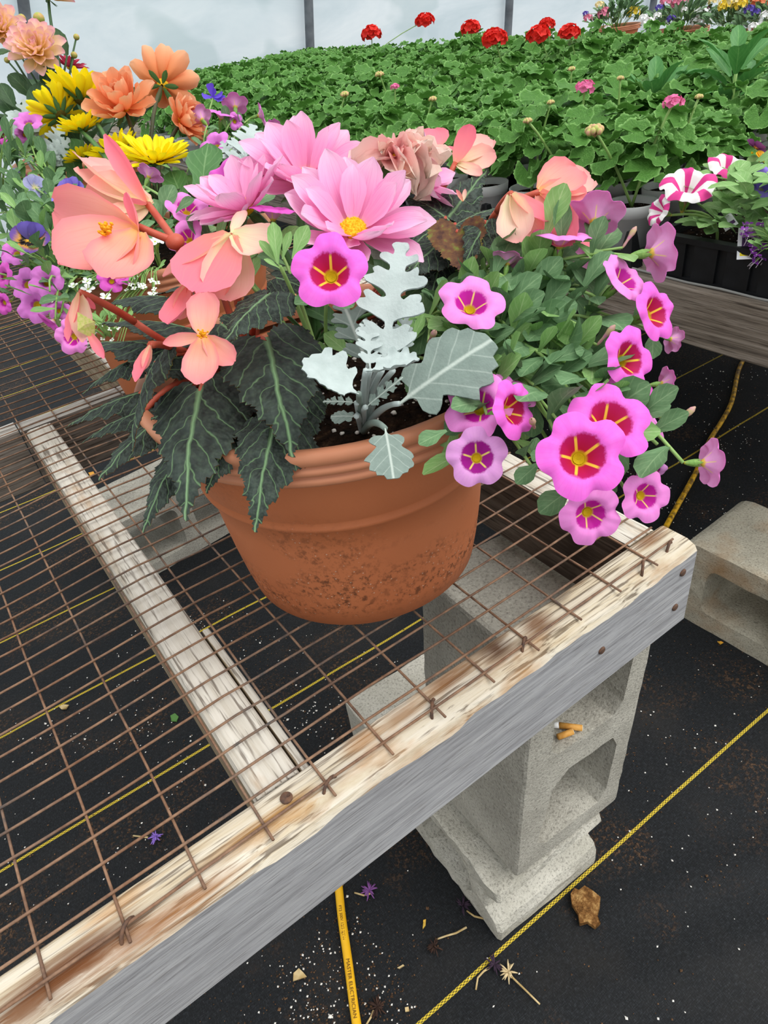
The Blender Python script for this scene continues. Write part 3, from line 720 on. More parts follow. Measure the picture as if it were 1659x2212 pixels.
OVARY = MB().add([(0, 0, .5)] + [(.34 * math.cos(i * 2.0944), .34 * math.sin(i * 2.0944), .05) for i in range(3)] + [(.13 * math.cos(i * 2.0944 + 1.047), .13 * math.sin(i * 2.0944 + 1.047), .1) for i in range(3)] + [(0, 0, -.45)],
                 [(0, 1, 4), (0, 4, 2), (0, 2, 5), (0, 5, 3), (0, 3, 6), (0, 6, 1), (7, 4, 1), (7, 2, 4), (7, 5, 2), (7, 3, 5), (7, 6, 3), (7, 1, 6)]).mesh('ovary', M_ovary, False)
def beg_petals(plant, base, d, items, stam=None, core=KNOB, csize=60):
    """begonia flower: petals given as (mesh, tip pixel, tip depth, facing, width factor) from a base pixel"""
    b = at(base[0], base[1], d); s = csize * d / F
    fl = mobj('flower', core, plant, Matrix.Translation(b) @ Matrix.Scale(s, 4))
    for me, (tx, ty), td, hint, wid in items: leaf_at('petal', fl, me, b, at(tx, ty, td), cv(*hint), wid)
    if stam:
        px, py, dd, sz, n = stam; mobj('stamens', STAM, fl, Matrix.Translation(at(px, py, dd)) @ frame(cv(*n)) @ Matrix.Scale(sz * dd / F * 2.8, 4))
    return fl

# ---- dusty miller leaves (outlines read off the photograph, unit length)
M_dm = NT('dusty_miller_silver', .9, .05, .1); _c = M_dm.co('UV')
M_dm.bump(M_dm.noise(M_dm.mp(_c, (60, 60, 1)), 1.0, 3), .12, .01)
M_dmw = M_dm.col(M_dm.mix(M_dm.noise(M_dm.mp(_c, (8, 8, 1)), 1.0, 4), '#a6b3af', '#cad5d2'))
M_dmg_ = NT('dusty_miller_grey_green', .9, .05, .1); _c = M_dmg_.co('UV'); _s = M_dmg_.sep(_c)
_ay = M_dmg_.math('ABSOLUTE', M_dmg_.math('SUBTRACT', _s[1], .5))
M_dmg_.bump(M_dmg_.noise(M_dmg_.mp(_c, (60, 60, 1)), 1.0, 3), .15, .01)
_v = M_dmg_.math('MAXIMUM', M_dmg_.ramp(_ay, [(.004, .7), (.014, 0.)]), M_dmg_.ramp(M_dmg_.math('PINGPONG', M_dmg_.math('SUBTRACT', _s[0], M_dmg_.math('MULTIPLY', _ay, 1.0)), .055), [(.0, .3), (.008, 0.)]))
M_dmg = M_dmg_.col(M_dmg_.mix(_v, M_dmg_.mix(M_dmg_.noise(M_dmg_.mp(_c, (10, 10, 1)), 1.0, 5, .7), '#6c7c74', '#92a097'), '#c9d3c9'))
def lobed(half, seed=0, round_=2):
    """mirror a half outline (x, y>0) from base to tip, smoothed"""
    rng = random.Random(seed)
    pts = list(half) + [(x + rng.uniform(-.012, .012), -y * rng.uniform(.9, 1.08)) for x, y in reversed(half[:-1])]
    o = []; n = len(pts)
    for i in range(n):                                   # Catmull-Rom
        p0, p1, p2, p3 = (Vector(pts[(i + k) % n]) for k in (-1, 0, 1, 2))
        for q in range(round_):
            u = q / round_
            o.append(tuple(.5 * ((2 * p1) + (p2 - p0) * u + (2 * p0 - 5 * p1 + 4 * p2 - p3) * u * u + (3 * p1 - p0 - 3 * p2 + p3) * u ** 3)))
    return o
DM_FERN = [(0, .014), (.12, .02), (.13, .07), (.17, .14), (.22, .19), (.25, .24), (.29, .22), (.30, .17), (.33, .18), (.345, .13), (.32, .08), (.30, .035), (.36, .035),
           (.39, .10), (.42, .17), (.44, .24), (.48, .27), (.51, .24), (.52, .20), (.56, .225), (.585, .19), (.565, .14), (.545, .09), (.56, .055),
           (.60, .08), (.63, .15), (.65, .22), (.69, .24), (.715, .20), (.73, .17), (.765, .19), (.785, .15), (.765, .10), (.755, .06), (.80, .06), (.83, .11), (.86, .15), (.895, .14), (.90, .09), (.89, .05), (.93, .045), (.965, .07), (.995, .045), (1.005, 0)]
DM_SCAL = [(0, .02), (.12, .05), (.18, .18), (.16, .30), (.24, .37), (.32, .33), (.38, .35), (.42, .44), (.52, .46), (.58, .38), (.64, .38), (.70, .42), (.79, .38), (.81, .29), (.87, .27), (.94, .22), (.95, .12), (1.0, .06), (1.01, 0)]
DM_BROAD = [(0, .012), (.10, .02), (.16, .08), (.14, .20), (.22, .29), (.32, .27), (.38, .22), (.44, .27), (.52, .36), (.60, .40), (.66, .35), (.72, .38), (.80, .36), (.84, .28), (.91, .25), (.94, .16), (1.0, .10), (1.01, 0)]
def dm_leaf(name, half, mat, bend=-.3, cupf=.2, vf=-.1, ruf=.06, seed=0, step=.05): return outline_leaf(name, lobed(half, seed), None, step, bend, cupf, vf, ruf, seed, .018, [mat, mat])
DMF = [dm_leaf('fern_leaf', DM_FERN, M_dmw, -.25, .3, -.15, .10, i) for i in range(2)]
DMFG = dm_leaf('fern_leaf_grey', DM_FERN, M_dmg, -.3, .3, -.1, .08, 4)
DMS = [dm_leaf('scallop_leaf', DM_SCAL, M_dmw, .3, 1.0, .0, .12, i) for i in range(2)]
DMB = dm_leaf('broad_leaf', DM_BROAD, M_dmg, -.25, -.3, .0, .06, 2)

# ================================================================ main planter
def terracotta(name, dirt=True, seed=0):
    t = NT(name, .55, .35); c = t.co(); s = t.sep(c)
    cc = t.mix(t.noise(c, 9, 3), '#ad6039', '#c0754c')
    if dirt:
        sp = t.noise(t.mp(c, (1, 1, 1), loc=(seed, 0, 0)), 170, 3, .75)
        band = t.math('MULTIPLY', t.ramp(t.noise(t.mp(c, (7, 7, 16), loc=(seed + 2.1, 0, 0)), 1.0, 3), [(.44, 0.), (.6, 1.)]), t.ramp(s[2], [(.01, .2), (.035, 1.), (.075, 1.), (.13, .25)]))
        cc = t.mix(t.math('MULTIPLY', t.ramp(sp, [(.48, 0.), (.62, 1.)]), t.math('MULTIPLY', band, .8)), cc, '#4a2c1c')
        pe = t.voro(c, 190); cc = t.mix(t.math('MULTIPLY', t.ramp(pe, [(.10, 1.), (.14, 0.)]), t.math('MULTIPLY', band, .9)), cc, '#cdb8a4')
    t.bump(t.noise(c, 300, 2), .06, .002)
    return t.col(cc)
M_pot = terracotta('terracotta_plastic', True, .3)
M_pot2 = terracotta('terracotta_plain', False)
t = NT('potting_soil', .95, .05); c = t.co()
cc = t.ramp(t.noise(c, 90, 4, .7), [(.35, '#0d0a08'), (.6, '#2a1e16'), (.75, '#4a3828')])
pe = t.voro(c, 130); cc = t.mix(t.ramp(pe, [(.12, 1.), (.16, 0.)]), cc, '#e6e2d6'); t.bump(t.noise(c, 120, 3), .9, .01)
M_soil = t.col(cc)
BODY = [(.001, .004), (.098, .003), (.106, .0), (.112, .006), (.1165, .03), (.1205, .06), (.1245, .10), (.1265, .124), (.1325, .128), (.1335, .132), (.1315, .135), (.1335, .138), (.139, .16), (.145, .185),
        (.146, .19), (.140, .19), (.134, .16), (.122, .12), (.115, .05)]
RIM = [(.1455, .186), (.1525, .1865), (.1575, .188), (.1588, .190), (.1592, .1935), (.1570, .1948), (.1568, .1962), (.1598, .1976), (.1606, .2020), (.1582, .2034), (.1580, .2048), (.1608, .2062), (.1616, .2110), (.1605, .2145), (.1575, .2158), (.152, .215), (.1475, .209), (.1455, .195)]
POTB = MB().add(*lathe(BODY, 72)).mesh('pot_body', M_pot); POTR = MB().add(*lathe(RIM, 72)).mesh('pot_rim', plain('terracotta_rim', '#bd7a58', .5, .35, c2='#cb8c6a', vscale=6))
POTB2 = MB().add(*lathe(BODY, 56)).mesh('pot_body', M_pot2)
def soil_mesh(r, z, seed):
    v = [(0, 0, z + .012)]; f = []; nr, na = 9, 40
    for i in range(1, nr + 1):
        for k in range(na):
            q = i / nr; an = 2 * PI * k / na; x, y = r * q * math.cos(an), r * q * math.sin(an)
            v.append((x, y, z + .012 * (1 - q * q) + .005 * noise.noise(Vector((x * 45, y * 45, seed)))))
    for k in range(na): f.append((0, 1 + k, 1 + (k + 1) % na))
    for i in range(nr - 1):
        for k in range(na): f.append((1 + i * na + k, 1 + (i + 1) * na + k, 1 + (i + 1) * na + (k + 1) % na, 1 + i * na + (k + 1) % na))
    return MB().add(v, f).mesh('soil', M_soil)
SOIL = soil_mesh(.143, .188, 0)
def planter(label, x, y, z=BT + .0035, s=1.0, main=False, group=None):
    p = thing('planter', label, 'planter', (x, y, z), group)
    w = Matrix.Translation((x, y, z)) @ Matrix.Scale(s, 4)
    bd = mobj('pot_body', POTB if main else POTB2, p, w); mobj('pot_rim', POTR, p, w); mobj('soil', SOIL, p, w)
    return p
PC = Vector((.252, .483, BT + .0035 + .195))
planter('terracotta plastic planter at the bench corner, overflowing with mixed flowers', PC.x, PC.y, main=True)
rng = random.Random(31); mb = MB()
for i in range(240):
    q = .138 * math.sqrt(rng.random()); an = rng.uniform(0, 6.283); x, y = q * math.cos(an), q * math.sin(an); s_ = rng.uniform(.0008, .0024)
    v, f = ball(s_, 5, 4, .7); zz = .188 + .012 * (1 - (q / .143) ** 2) + .005 * noise.noise(Vector((x * 45, y * 45, 0)))
    mb.add([(a_ * rng.uniform(.7, 1.2) + x, b_ * rng.uniform(.7, 1.2) + y, c_ + zz + s_ * .3) for a_, b_, c_ in v], f)
mpl = bpy.data.objects['planter']
tag(mobj('perlite', mb.mesh('perlite', plain('perlite_white', '#e8e4da', .8)), mpl, WM['planter']), 'white perlite crumbs in the potting soil', kind='stuff')

# ---- begonia, left side of the main planter
beg = thing('begonia_plant', 'salmon begonia with dark veined leaves spilling over the planter left side', 'begonia', (PC.x - .06, PC.y + .03, PC.z))
bl = [  # base px, tip px, base depth, tip depth, facing, width, mesh
    ((430, 845), (400, 1125), .475, .435, (-.1, .35, .9), 1.0, 0), ((578, 740), (632, 988), .465, .435, (.1, .45, .85), 1.12, 1),
    ((588, 925), (550, 1150), .455, .435, (.05, .3, .95), .95, 2), ((395, 965), (308, 1150), .50, .47, (-.2, .4, .85), .75, 3),
    ((345, 905), (212, 1038), .52, .49, (-.2, .6, .75), .85, 4), ((300, 848), (140, 925), .54, .53, (-.1, .75, .6), .80, 5),
    ((310, 885), (165, 965), .53, .52, (-.2, .7, .6), .6, 0), ((330, 785), (284, 975), .485, .455, (-.75, .2, .6), .55, 1),
    ((300, 770), (178, 850), .55, .55, (-.2, .7, .6), .75, 2), ((385, 755), (185, 745), .54, .57, (.0, .8, .55), .85, 3),
    ((400, 705), (215, 700), .52, .54, (.0, .85, .5), .7, 4), ((577, 637), (476, 750), .44, .42, (-.1, .55, .8), 1.05, 5),
    ((425, 875), (325, 905), .50, .50, (.2, .5, .85), 1.3, 2), ((510, 915), (445, 1065), .475, .455, (.1, .4, .9), 1.0, 0),
    ((640, 850), (645, 1010), .475, .465, (.4, .35, .85), 1.2, 3), ((360, 640), (225, 660), .55, .58, (.1, .8, .5), .9, 1),
    ((470, 610), (330, 640), .54, .56, (.1, .85, .4), .9, 5), ((520, 800), (455, 900), .50, .49, (.1, .5, .8), 1.2, 4),
    ((600, 600), (690, 640), .52, .52, (.2, .5, .8), 1.2, 2), ((480, 700), (560, 790), .51, .50, (.2, .5, .8), 1.3, 0),
    ((560, 860), (500, 1000), .485, .47, (0, .4, .9), 1.2, 1), ((470, 600), (420, 530), .58, .60, (0, .8, .5), 1.1, 3)]
for (bx_, by_), (tx, ty), d0, d1, hint, wid, k in bl:
    b0 = at(bx_, by_, d0); lf = leaf_at('leaf', beg, BEG[k], b0, at(tx, ty, d1), cv(*hint), wid)
    root = Vector((beg.location.x, beg.location.y, PC.z - .002)); stem(beg, bez(root, (root + b0) / 2 + Vector((0, 0, .04)), b0 - cv(*hint).normalized() * .002, 8), M_stem_r, .003, .0022, 'petiole')
# flowers
f1 = beg_petals(beg, (300, 500), .44, [
    (BPR[0], (122, 560), .425, (.15, .45, .9), 1.05), (BPR[1], (228, 600), .405, (.2, .3, .95), 1.0), (BPR[0], (118, 445), .455, (.25, -.5, .8), .62),
    (BPR[3], (272, 415), .44, (-.6, -.1, .5), .55), (BPN[0], (290, 592), .425, (-.8, .2, .5), .9)], (240, 500, .428, 62, (-.35, .1, .9)), csize=40)
f2 = beg_petals(beg, (320, 442), .475, [
    (BPR[2], (182, 365), .485, (.15, .8, .5), .95), (BPR[2], (185, 405), .475, (.1, .3, .9), .95), (BPN[1], (226, 290), .475, (-.5, .3, .8), .55),
    (BPR[4], (176, 340), .50, (.2, .9, .3), .9), (BPR[2], (235, 480), .46, (-.1, .2, .95), .9), (BPN[1], (268, 432), .45, (-.2, .2, .9), .5)], csize=40)
f3 = beg_petals(beg, (500, 505), .445, [
    (BPR[3], (412, 628), .435, (-.15, .3, .95), 1.45), (BPR[2], (488, 650), .445, (.2, .2, .95), .95), (BPR[2], (440, 650), .455, (-.2, .2, .95), .9), (BPN[2], (352, 598), .45, (0, .5, .8), .5),
    (BPR[2], (588, 530), .435, (.0, .3, .95), 1.05), (BPN[2], (530, 455), .46, (0, .2, .9), .8)], csize=45)
f5 = beg_petals(beg, (440, 728), .415, [
    (BPR[1], (440, 632), .425, (0, .1, 1), .9), (BPN[0], (352, 742), .42, (.2, .2, .95), .85), (BPR[1], (430, 830), .40, (0, .3, .95), .9), (BPR[1], (505, 785), .41, (-.1, .2, .95), .85)],
    (440, 724, .408, 42, (0, .1, 1)), csize=25)
f6 = beg_petals(beg, (408, 612), .455, [(BPR[3], (362, 700), .435, (-.3, .3, .9), .7), (BPR[2], (385, 690), .45, (.5, .2, .8), .55), (BPN[1], (410, 690), .455, (.5, .1, .8), .6)], csize=30)
f7 = beg_petals(beg, (172, 632), .445, [(BPN[1], (148, 738), .435, (-.5, .3, .8), .75), (BPN[2], (178, 740), .43, (.3, .3, .9), .85), (BPR[3], (205, 668), .45, (.3, .3, .8), .5)], csize=25)
b0 = at(187, 706, .43); ov = mobj('ovary', OVARY, f7, Matrix.Translation(b0) @ frame(cv(-.3, .7, .5)) @ Matrix.Scale(70 * .43 / F, 4))
leaf_at('petal', f7, BPN[1], at(190, 715, .432), at(225, 775, .43), cv(.1, .2, .95), .75)
f8 = beg_petals(beg, (325, 745), .455, [(BPN[1], (293, 825), .445, (-.3, .2, .9), .9), (BPN[2], (310, 800), .45, (.4, .2, .9), .8)], csize=30)
nd = at(378, 522, .455); crown = at(430, 640, .50)
for pts in ([at(320, 442, .475), at(350, 480, .465), nd], [at(300, 490, .45), at(340, 508, .452), nd], [nd, at(400, 560, .47), crown], [crown, at(470, 760, .52), Vector((beg.location.x, beg.location.y, PC.z))],
            [at(172, 632, .445), at(230, 655, .46), at(290, 695, .485)], [at(290, 695, .485), at(380, 760, .51), Vector((beg.location.x, beg.location.y, PC.z))],
            [at(500, 505, .447), at(503, 580, .46), at(515, 660, .48)], [at(515, 660, .48), at(530, 760, .50), Vector((beg.location.x, beg.location.y, PC.z))],
            [at(408, 612, .457), at(440, 600, .47), at(503, 580, .462)], [at(440, 730, .42), at(450, 760, .45), at(470, 790, .49)], [at(325, 745, .457), at(350, 740, .48), at(400, 760, .51)]):
    stem(beg, [Vector(p) for p in bez(pts[0], pts[1], pts[2], 6)], M_stem_r, .0026, .0028, 'flower_stalk')
mobj('stalk_node', MB().add(*ball(1, 10, 8, .8)).mesh('stalk_node', M_stem_r), beg, Matrix.Translation(nd) @ Matrix.Scale(.0065, 4))

# ---- begonia, right rear
beg2 = thing('begonia_plant', 'begonia with serrated bronze leaves behind the pink dahlias on the right', 'begonia', (PC.x + .075, PC.y + .075, PC.z))
for (bx_, by_), (tx, ty), d0, d1, hint, wid, k in [
        ((955, 490), (1052, 368), .585, .62, (.3, .5, .8), .85, 0), ((965, 470), (862, 420), .585, .60, (0, .7, .7), 1.05, 1), ((985, 485), (1085, 448), .55, .56, (.1, .85, .5), 1.0, 2),
        ((990, 500), (1010, 600), .535, .515, (.2, -.2, -.9), 1.3, 3), ((955, 520), (870, 610), .55, .53, (-.1, .4, .9), 1.2, 4), ((1020, 540), (1130, 552), .55, .55, (.1, .75, .6), 1.0, 5),
        ((945, 490), (880, 545), .57, .55, (0, .5, .8), 1.1, 0), ((950, 570), (925, 670), .555, .545, (.1, .5, .8), 1.0, 2), ((1050, 480), (1000, 575), .53, .52, (.2, .6, .7), 1.0, 1), ((975, 470), (940, 395), .60, .62, (0, .6, .8), 1.0, 3), ((1010, 560), (1080, 620), .56, .55, (.2, .5, .8), 1.0, 4)]:
    b0 = at(bx_, by_, d0); leaf_at('leaf', beg2, BEG[k], b0, at(tx, ty, d1), cv(*hint), wid)
    stem(beg2, bez(beg2.location.copy(), (beg2.location + b0) / 2 + Vector((0, 0, .02)), b0, 6), M_stem_r, .0028, .002, 'petiole')
g1 = beg_petals(beg2, (945, 318), .64, [(BPR[3], (897, 318), .63, (-.2, .3, .9), 1.0), (BPR[3], (935, 278), .66, (0, .3, .9), 1.1), (BPR[3], (977, 325), .63, (.3, .3, .9), .9), (BPN[1], (930, 345), .62, (0, .2, .9), .8)], csize=30)
g2 = beg_petals(beg2, (984, 352), .62, [(BPR[3], (1020, 270), .61, (-.3, .3, .9), .85), (BPR[4], (1060, 300), .64, (.0, .4, .9), .9), (BPR[2], (1072, 335), .62, (.1, .3, .9), .9), (BPR[4], (1040, 378), .61, (.1, .1, .95), .8)], csize=30)
g3 = beg_petals(beg2, (1165, 415), 0.515, [(BPR[0], (1250, 365), 0.525, (-.1, .3, .9), 1.0), (BPR[3], (1235, 530), 0.495, (-.5, .1, .8), .7), (BPR[4], (1278, 385), 0.545, (.2, .3, .9), .8), (BPR[0], (1270, 450), 0.530, (.1, .3, .9), 1.0)], csize=30)
g4 = beg_petals(beg2, (1105, 418), 0.505, [(BPR[3], (1190, 478), 0.500, (.1, .6, .8), .8), (BPR[2], (1120, 525), 0.490, (-.4, .2, .9), .75), (BPR[2], (1160, 520), 0.505, (.3, .1, .9), .7)], csize=30)
g5 = beg_petals(beg2, (1215, 540), .57, [(BPR[2], (1270, 590), .56, (.1, .4, .9), .9), (BPR[3], (1300, 545), .58, (.1, .5, .8), .8)], csize=25)
g6 = beg_petals(beg2, (1000, 435), .585, [(BPN[0], (985, 410), .58, (0, .2, .9), .9), (BPN[2], (1005, 408), .585, (.2, .2, .9), .9)], csize=20)
g7 = beg_petals(beg2, (1022, 515), .545, [(BPN[2], (1015, 470), .545, (0, .2, .95), .9), (BPN[2], (1035, 475), .55, (.3, .2, .9), .8)], csize=20)
c2 = at(1020, 530, .58)
for pts in ([at(984, 352, .62), at(960, 400, .62), at(938, 440, .62)], [at(945, 318, .64), at(948, 370, .63), at(940, 430, .62)], [at(938, 440, .62), at(950, 500, .61), c2],
            [at(1165, 415, .515), at(1120, 430, .52), at(1075, 455, .535)], [at(1105, 418, .505), at(1090, 430, .515), at(1075, 455, .535)], [at(1075, 455, .535), at(1050, 490, .57), c2], [at(1080, 475, .57), at(1068, 500, .57), at(1045, 530, .58)],
            [c2, at(990, 600, .59), beg2.location.copy()], [at(1215, 540, .57), at(1150, 560, .57), at(1050, 580, .585)]):
    stem(beg2, bez(*pts, 6), M_stem_r, .0025, .003, 'flower_stalk')

# ---- pink dahlia
dah = thing('dahlia_plant', 'pink dahlia with pale open flowers and one wilted head in the main planter', 'dahlia', (PC.x + .01, PC.y + .04, PC.z))
for px, py, sz, d, nrm, ly, tw in ((762, 500, 310, .475, (.12, .42, .9), L_DAH, .2), (660, 388, 270, .56, (-.05, .5, .85), L_DAH, .5), (530, 450, 240, .54, (-.35, .6, .7), L_DAH, .1), (905, 392, 190, .60, (.75, .45, .5), L_DAH, .3)):
    fl = rayed(dah, 'flower', DISC, PINKP, ly, px, py, sz, d, nrm, tw, 5, SEPD)
    e = back_of(fl, .02); stem(dah, bez(dah.location.copy(), Vector((dah.location.x, dah.location.y, e.z - .02)), e, 8), M_green_m, .004, .0032)
wl = flower_at('wilted_flower', dah, DISC, 855, 345, 200, .55, (.0, .75, .5), 0)
rng = random.Random(12)
for i in range(16): sub('petal', WILP[i % 5], wl, pm(i * 2.4, rng.uniform(.1, .9), .03, .02, rng.uniform(.75, 1.25), rng.uniform(-1.0, 1.0)))
for i in range(9): sub('petal', WILP[(i + 2) % 5], wl, pm(i * 2.1, rng.uniform(.9, 1.5), .02, .04, rng.uniform(.5, .75), rng.uniform(-1.4, 1.4)))
stem(dah, bez(dah.location.copy(), dah.location + Vector((.0, .0, .06)), back_of(wl, .0), 8), M_green_m, .0045, .006)
for (a_, b_, c_, d_, e_) in ((930, 640, 915, 575, .55), (760, 740, 700, 690, .56), (640, 600, 560, 560, .56), (830, 640, 800, 560, .58), (720, 700, 640, 660, .57), (880, 640, 960, 600, .57), (470, 560, 400, 500, .58), (700, 600, 620, 540, .57)):
    leaf_at('leaf', dah, DAHLEAF[a_ % 2], at(a_, b_, e_), at(c_, d_, e_ + .02), cv(.2, .6, .7), 1.3)
    stem(dah, bez(dah.location.copy(), dah.location + Vector((0, 0, .03)), at(a_, b_, e_), 5), M_green_m, .002, .0015, 'petiole')

# ---- calibrachoa, right side
cal = thing('calibrachoa_plant', 'calibrachoa with crimson-eyed pink trumpets trailing over the planter right side', 'calibrachoa', (PC.x + .085, PC.y - .045, PC.z))
cl = [('vio', 1018, 655, 150, .455, (.05, .42, .9)), ('vio', 1032, 878, 155, .43, (-.35, .15, .9)), ('red', 1108, 885, 135, .415, (.62, .05, .75)), ('lil', 1030, 988, 135, .425, (-.1, .0, 1)),
      ('red', 1257, 985, 200, .385, (-.05, .12, 1)), ('red', 1318, 910, 190, .415, (.1, .38, .9)), ('vio', 1275, 1112, 140, .425, (.05, -.3, .95)), ('vio', 1393, 1072, 120, .425, (.2, -.1, .95)),
      ('red', 1358, 775, 145, .45, (.45, .05, .85)), ('red', 1415, 675, 135, .48, (.55, .1, .8)), ('vio', 1350, 603, 130, .48, (.5, .4, .75)), ('vio', 1212, 510, 130, .50, (.05, .85, .5)),
      ('vio', 1285, 465, 130, .51, (.15, .85, -.35)), ('vio', 1425, 545, 130, .50, (.9, .15, -.15)), ('vio', 1098, 560, 75, .505, (.2, .95, -.1)), ('vio', 1535, 1000, 110, .42, (.93, .0, -.05)),
      ('vio', 1440, 828, 75, .48, (.9, .1, -.1)), ('lil', 1405, 1020, 80, .435, (.2, -.6, .5)), ('red', 1358, 850, 120, .475, (.2, .25, .9)), ('vio', 1402, 900, 120, .45, (.75, .45, .4)),
      ('red', 1240, 575, 95, .545, (.1, .5, -.8)), ('mag', 1455, 735, 60, .51, (.7, -.1, -.3)), ('vio', 1110, 845, 110, .44, (.4, .6, .6))]
croot = cal.location.copy(); rngc = random.Random(5)
for i, (k, px, py, sz, d, nrm) in enumerate(cl):
    fl = trumpet(cal, k, px, py, sz, d, nrm)
    e = back_of(fl, .55); r0 = croot + Vector((rngc.uniform(-.03, .03), rngc.uniform(-.04, .04), 0))
    out = (e - r0); side = Vector((out.x, out.y, 0)) * .12
    leafy_stem(cal, r0, e, M_stem_g, CALLEAF, 6, .032, .055 if e.z > PC.z - .03 else .075, i, start=.3, side=side)
for i, (px, py, d, n_) in enumerate(((1200, 512, .50, 5), (1150, 600, .50, 8), (1205, 800, .455, 16), (1290, 850, .45, 12), (1245, 700, .48, 14), (1110, 740, .47, 14), (1300, 960, .43, 10), (1380, 930, .445, 10), (1150, 1010, .43, 8), (1180, 900, .44, 12), (1320, 700, .50, 12),
                                   (1065, 800, .47, 10), (1260, 620, .52, 12), (1420, 960, .435, 10), (1180, 660, .50, 12), (1230, 760, .47, 14), (1085, 690, .49, 10), (1310, 565, .53, 5), (1210, 880, .435, 12), (930, 720, .49, 7), (1000, 740, .48, 8))):
    leafy_stem(cal, croot + Vector((rngc.uniform(-.03, .03), rngc.uniform(-.04, .04), 0)), at(px, py, d), M_stem_g, CALLEAF, n_, .034, .05, 50 + i, start=.35)
for (bx_, by_), (tx, ty), d in (((965, 930), (905, 960), .425), ((1165, 1000), (1115, 1045), .43), ((1150, 985), (1160, 945), .43), ((960, 690), (1010, 690), .47), ((900, 700), (870, 690), .49)):
    leaf_at('leaf', cal, CALLEAF[tx % 3], at(bx_, by_, d), at(tx, ty, d - .005), cv(0, .5, .85), 1.15)
for px, py, d, nrm in ((1455, 920, .44, (.6, .6, .3)), (1345, 535, .51, (.5, .8, .2)), (1290, 745, .47, (.5, .6, .5)), (1215, 920, .42, (0, .3, .9)), (1155, 925, .425, (-.3, .2, .9)), (925, 740, .46, (.2, .2, .9))):
    b = mobj('bud', BUD, cal, Matrix.Translation(at(px, py, d)) @ frame(cv(*nrm)) @ Matrix.Scale(.022, 4))
    stem(cal, bez(croot, (croot + at(px, py, d)) / 2 + Vector((0, 0, .04)), at(px, py, d), 7), M_stem_g, .0012, .001)

# ---- calibrachoa in the middle
cal2 = thing('calibrachoa_plant', 'calibrachoa with one large front flower between the begonia and the silver leaves', 'calibrachoa', (PC.x - .02, PC.y - .03, PC.z))
for i, (k, px, py, sz, d, nrm) in enumerate((('red', 713, 588, 172, .405, (-.02, .08, 1)), ('vio', 405, 450, 95, .56, (.3, .45, .8)), ('vio', 402, 515, 90, .545, (-.3, .1, .9)), ('mag', 590, 455, 105, .525, (.1, .85, .45)), ('mag', 480, 385, 110, .62, (-.5, .3, .7)), ('mau', 325, 375, 60, .60, (.3, .9, -.2)))):
    fl = trumpet(cal2, k, px, py, sz, d, nrm, .31 if i == 0 else None)
    leafy_stem(cal2, cal2.location.copy(), back_of(fl, .55), M_stem_g, CALLEAF, 5, .026, .05, 90 + i, start=.5)
for (bx_, by_), (tx, ty), d, w_ in (((632, 560), (665, 487), .42, 1.1), ((600, 570), (590, 480), .43, .8), ((605, 575), (560, 520), .435, .7), ((610, 560), (628, 500), .43, .7), ((605, 580), (570, 560), .43, .7), ((350, 470), (375, 400), .56, 1.0), ((350, 480), (330, 430), .56, .9), ((880, 740), (880, 675), .46, .9), ((890, 740), (915, 680), .46, .8), ((885, 745), (860, 690), .465, .8), ((760, 770), (700, 720), .50, 1.2), ((720, 800), (670, 740), .51, 1.2), ((380, 460), (420, 430), .55, .9)):
    leaf_at('leaf', cal2, CALLEAF[3 + tx % 2] if tx > 550 else CALLEAF[tx % 3], at(bx_, by_, d), at(tx, ty, d - .004), cv(.1, .4, .9), w_)
stem(cal2, bez(cal2.location.copy(), at(640, 640, .46), at(605, 575, .432), 8), M_stem_g, .0015, .0012)

# ---- dusty miller
dm = thing('dusty_miller_plant', 'silver dusty miller with lobed felted leaves at the front of the main planter', 'dusty miller', tuple(onz(785, 935, PC.z - .003)))
droot = dm.location.copy()
for me, (bx_, by_), (tx, ty), d0, d1, hint, wid in (
        (DMF[0], (826, 800), (868, 525), .435, .45, (-.1, .1, 1), .95), (DMS[0], (775, 850), (655, 778), .415, .41, (.15, .65, .75), 1.0), (DMS[1], (790, 800), (905, 775), .415, .405, (0, .75, .65), .75),
        (DMB, (862, 872), (1060, 735), .435, .43, (-.1, .35, .95), .95), (DMFG, (795, 790), (735, 640), .46, .475, (0, .2, 1), .95), (DMB, (832, 925), (850, 1032), .41, .395, (.05, .6, .8), 1.05),
        (DMF[1], (800, 800), (790, 690), .43, .44, (.2, .3, .9), .9), (DMF[1], (850, 800), (880, 680), .44, .45, (0, .3, .95), .8), (DMFG, (770, 870), (698, 868), .44, .44, (0, .6, .8), .8),
        (DMFG, (790, 880), (870, 815), .44, .435, (.3, .3, .9), .6), (DMB, (770, 900), (715, 900), .45, .455, (0, .6, .8), .9), (DMFG, (830, 760), (890, 700), .46, .465, (.2, .4, .9), .8)):
    b0 = at(bx_, by_, d0); leaf_at('leaf', dm, me, b0, at(tx, ty, d1), cv(*hint), wid)
    stem(dm, bez(droot, (droot + b0) / 2 + Vector((0, 0, .012)), b0, 8), M_dmw if wid < 1 else M_dmg, .0032, .0018, 'petiole')

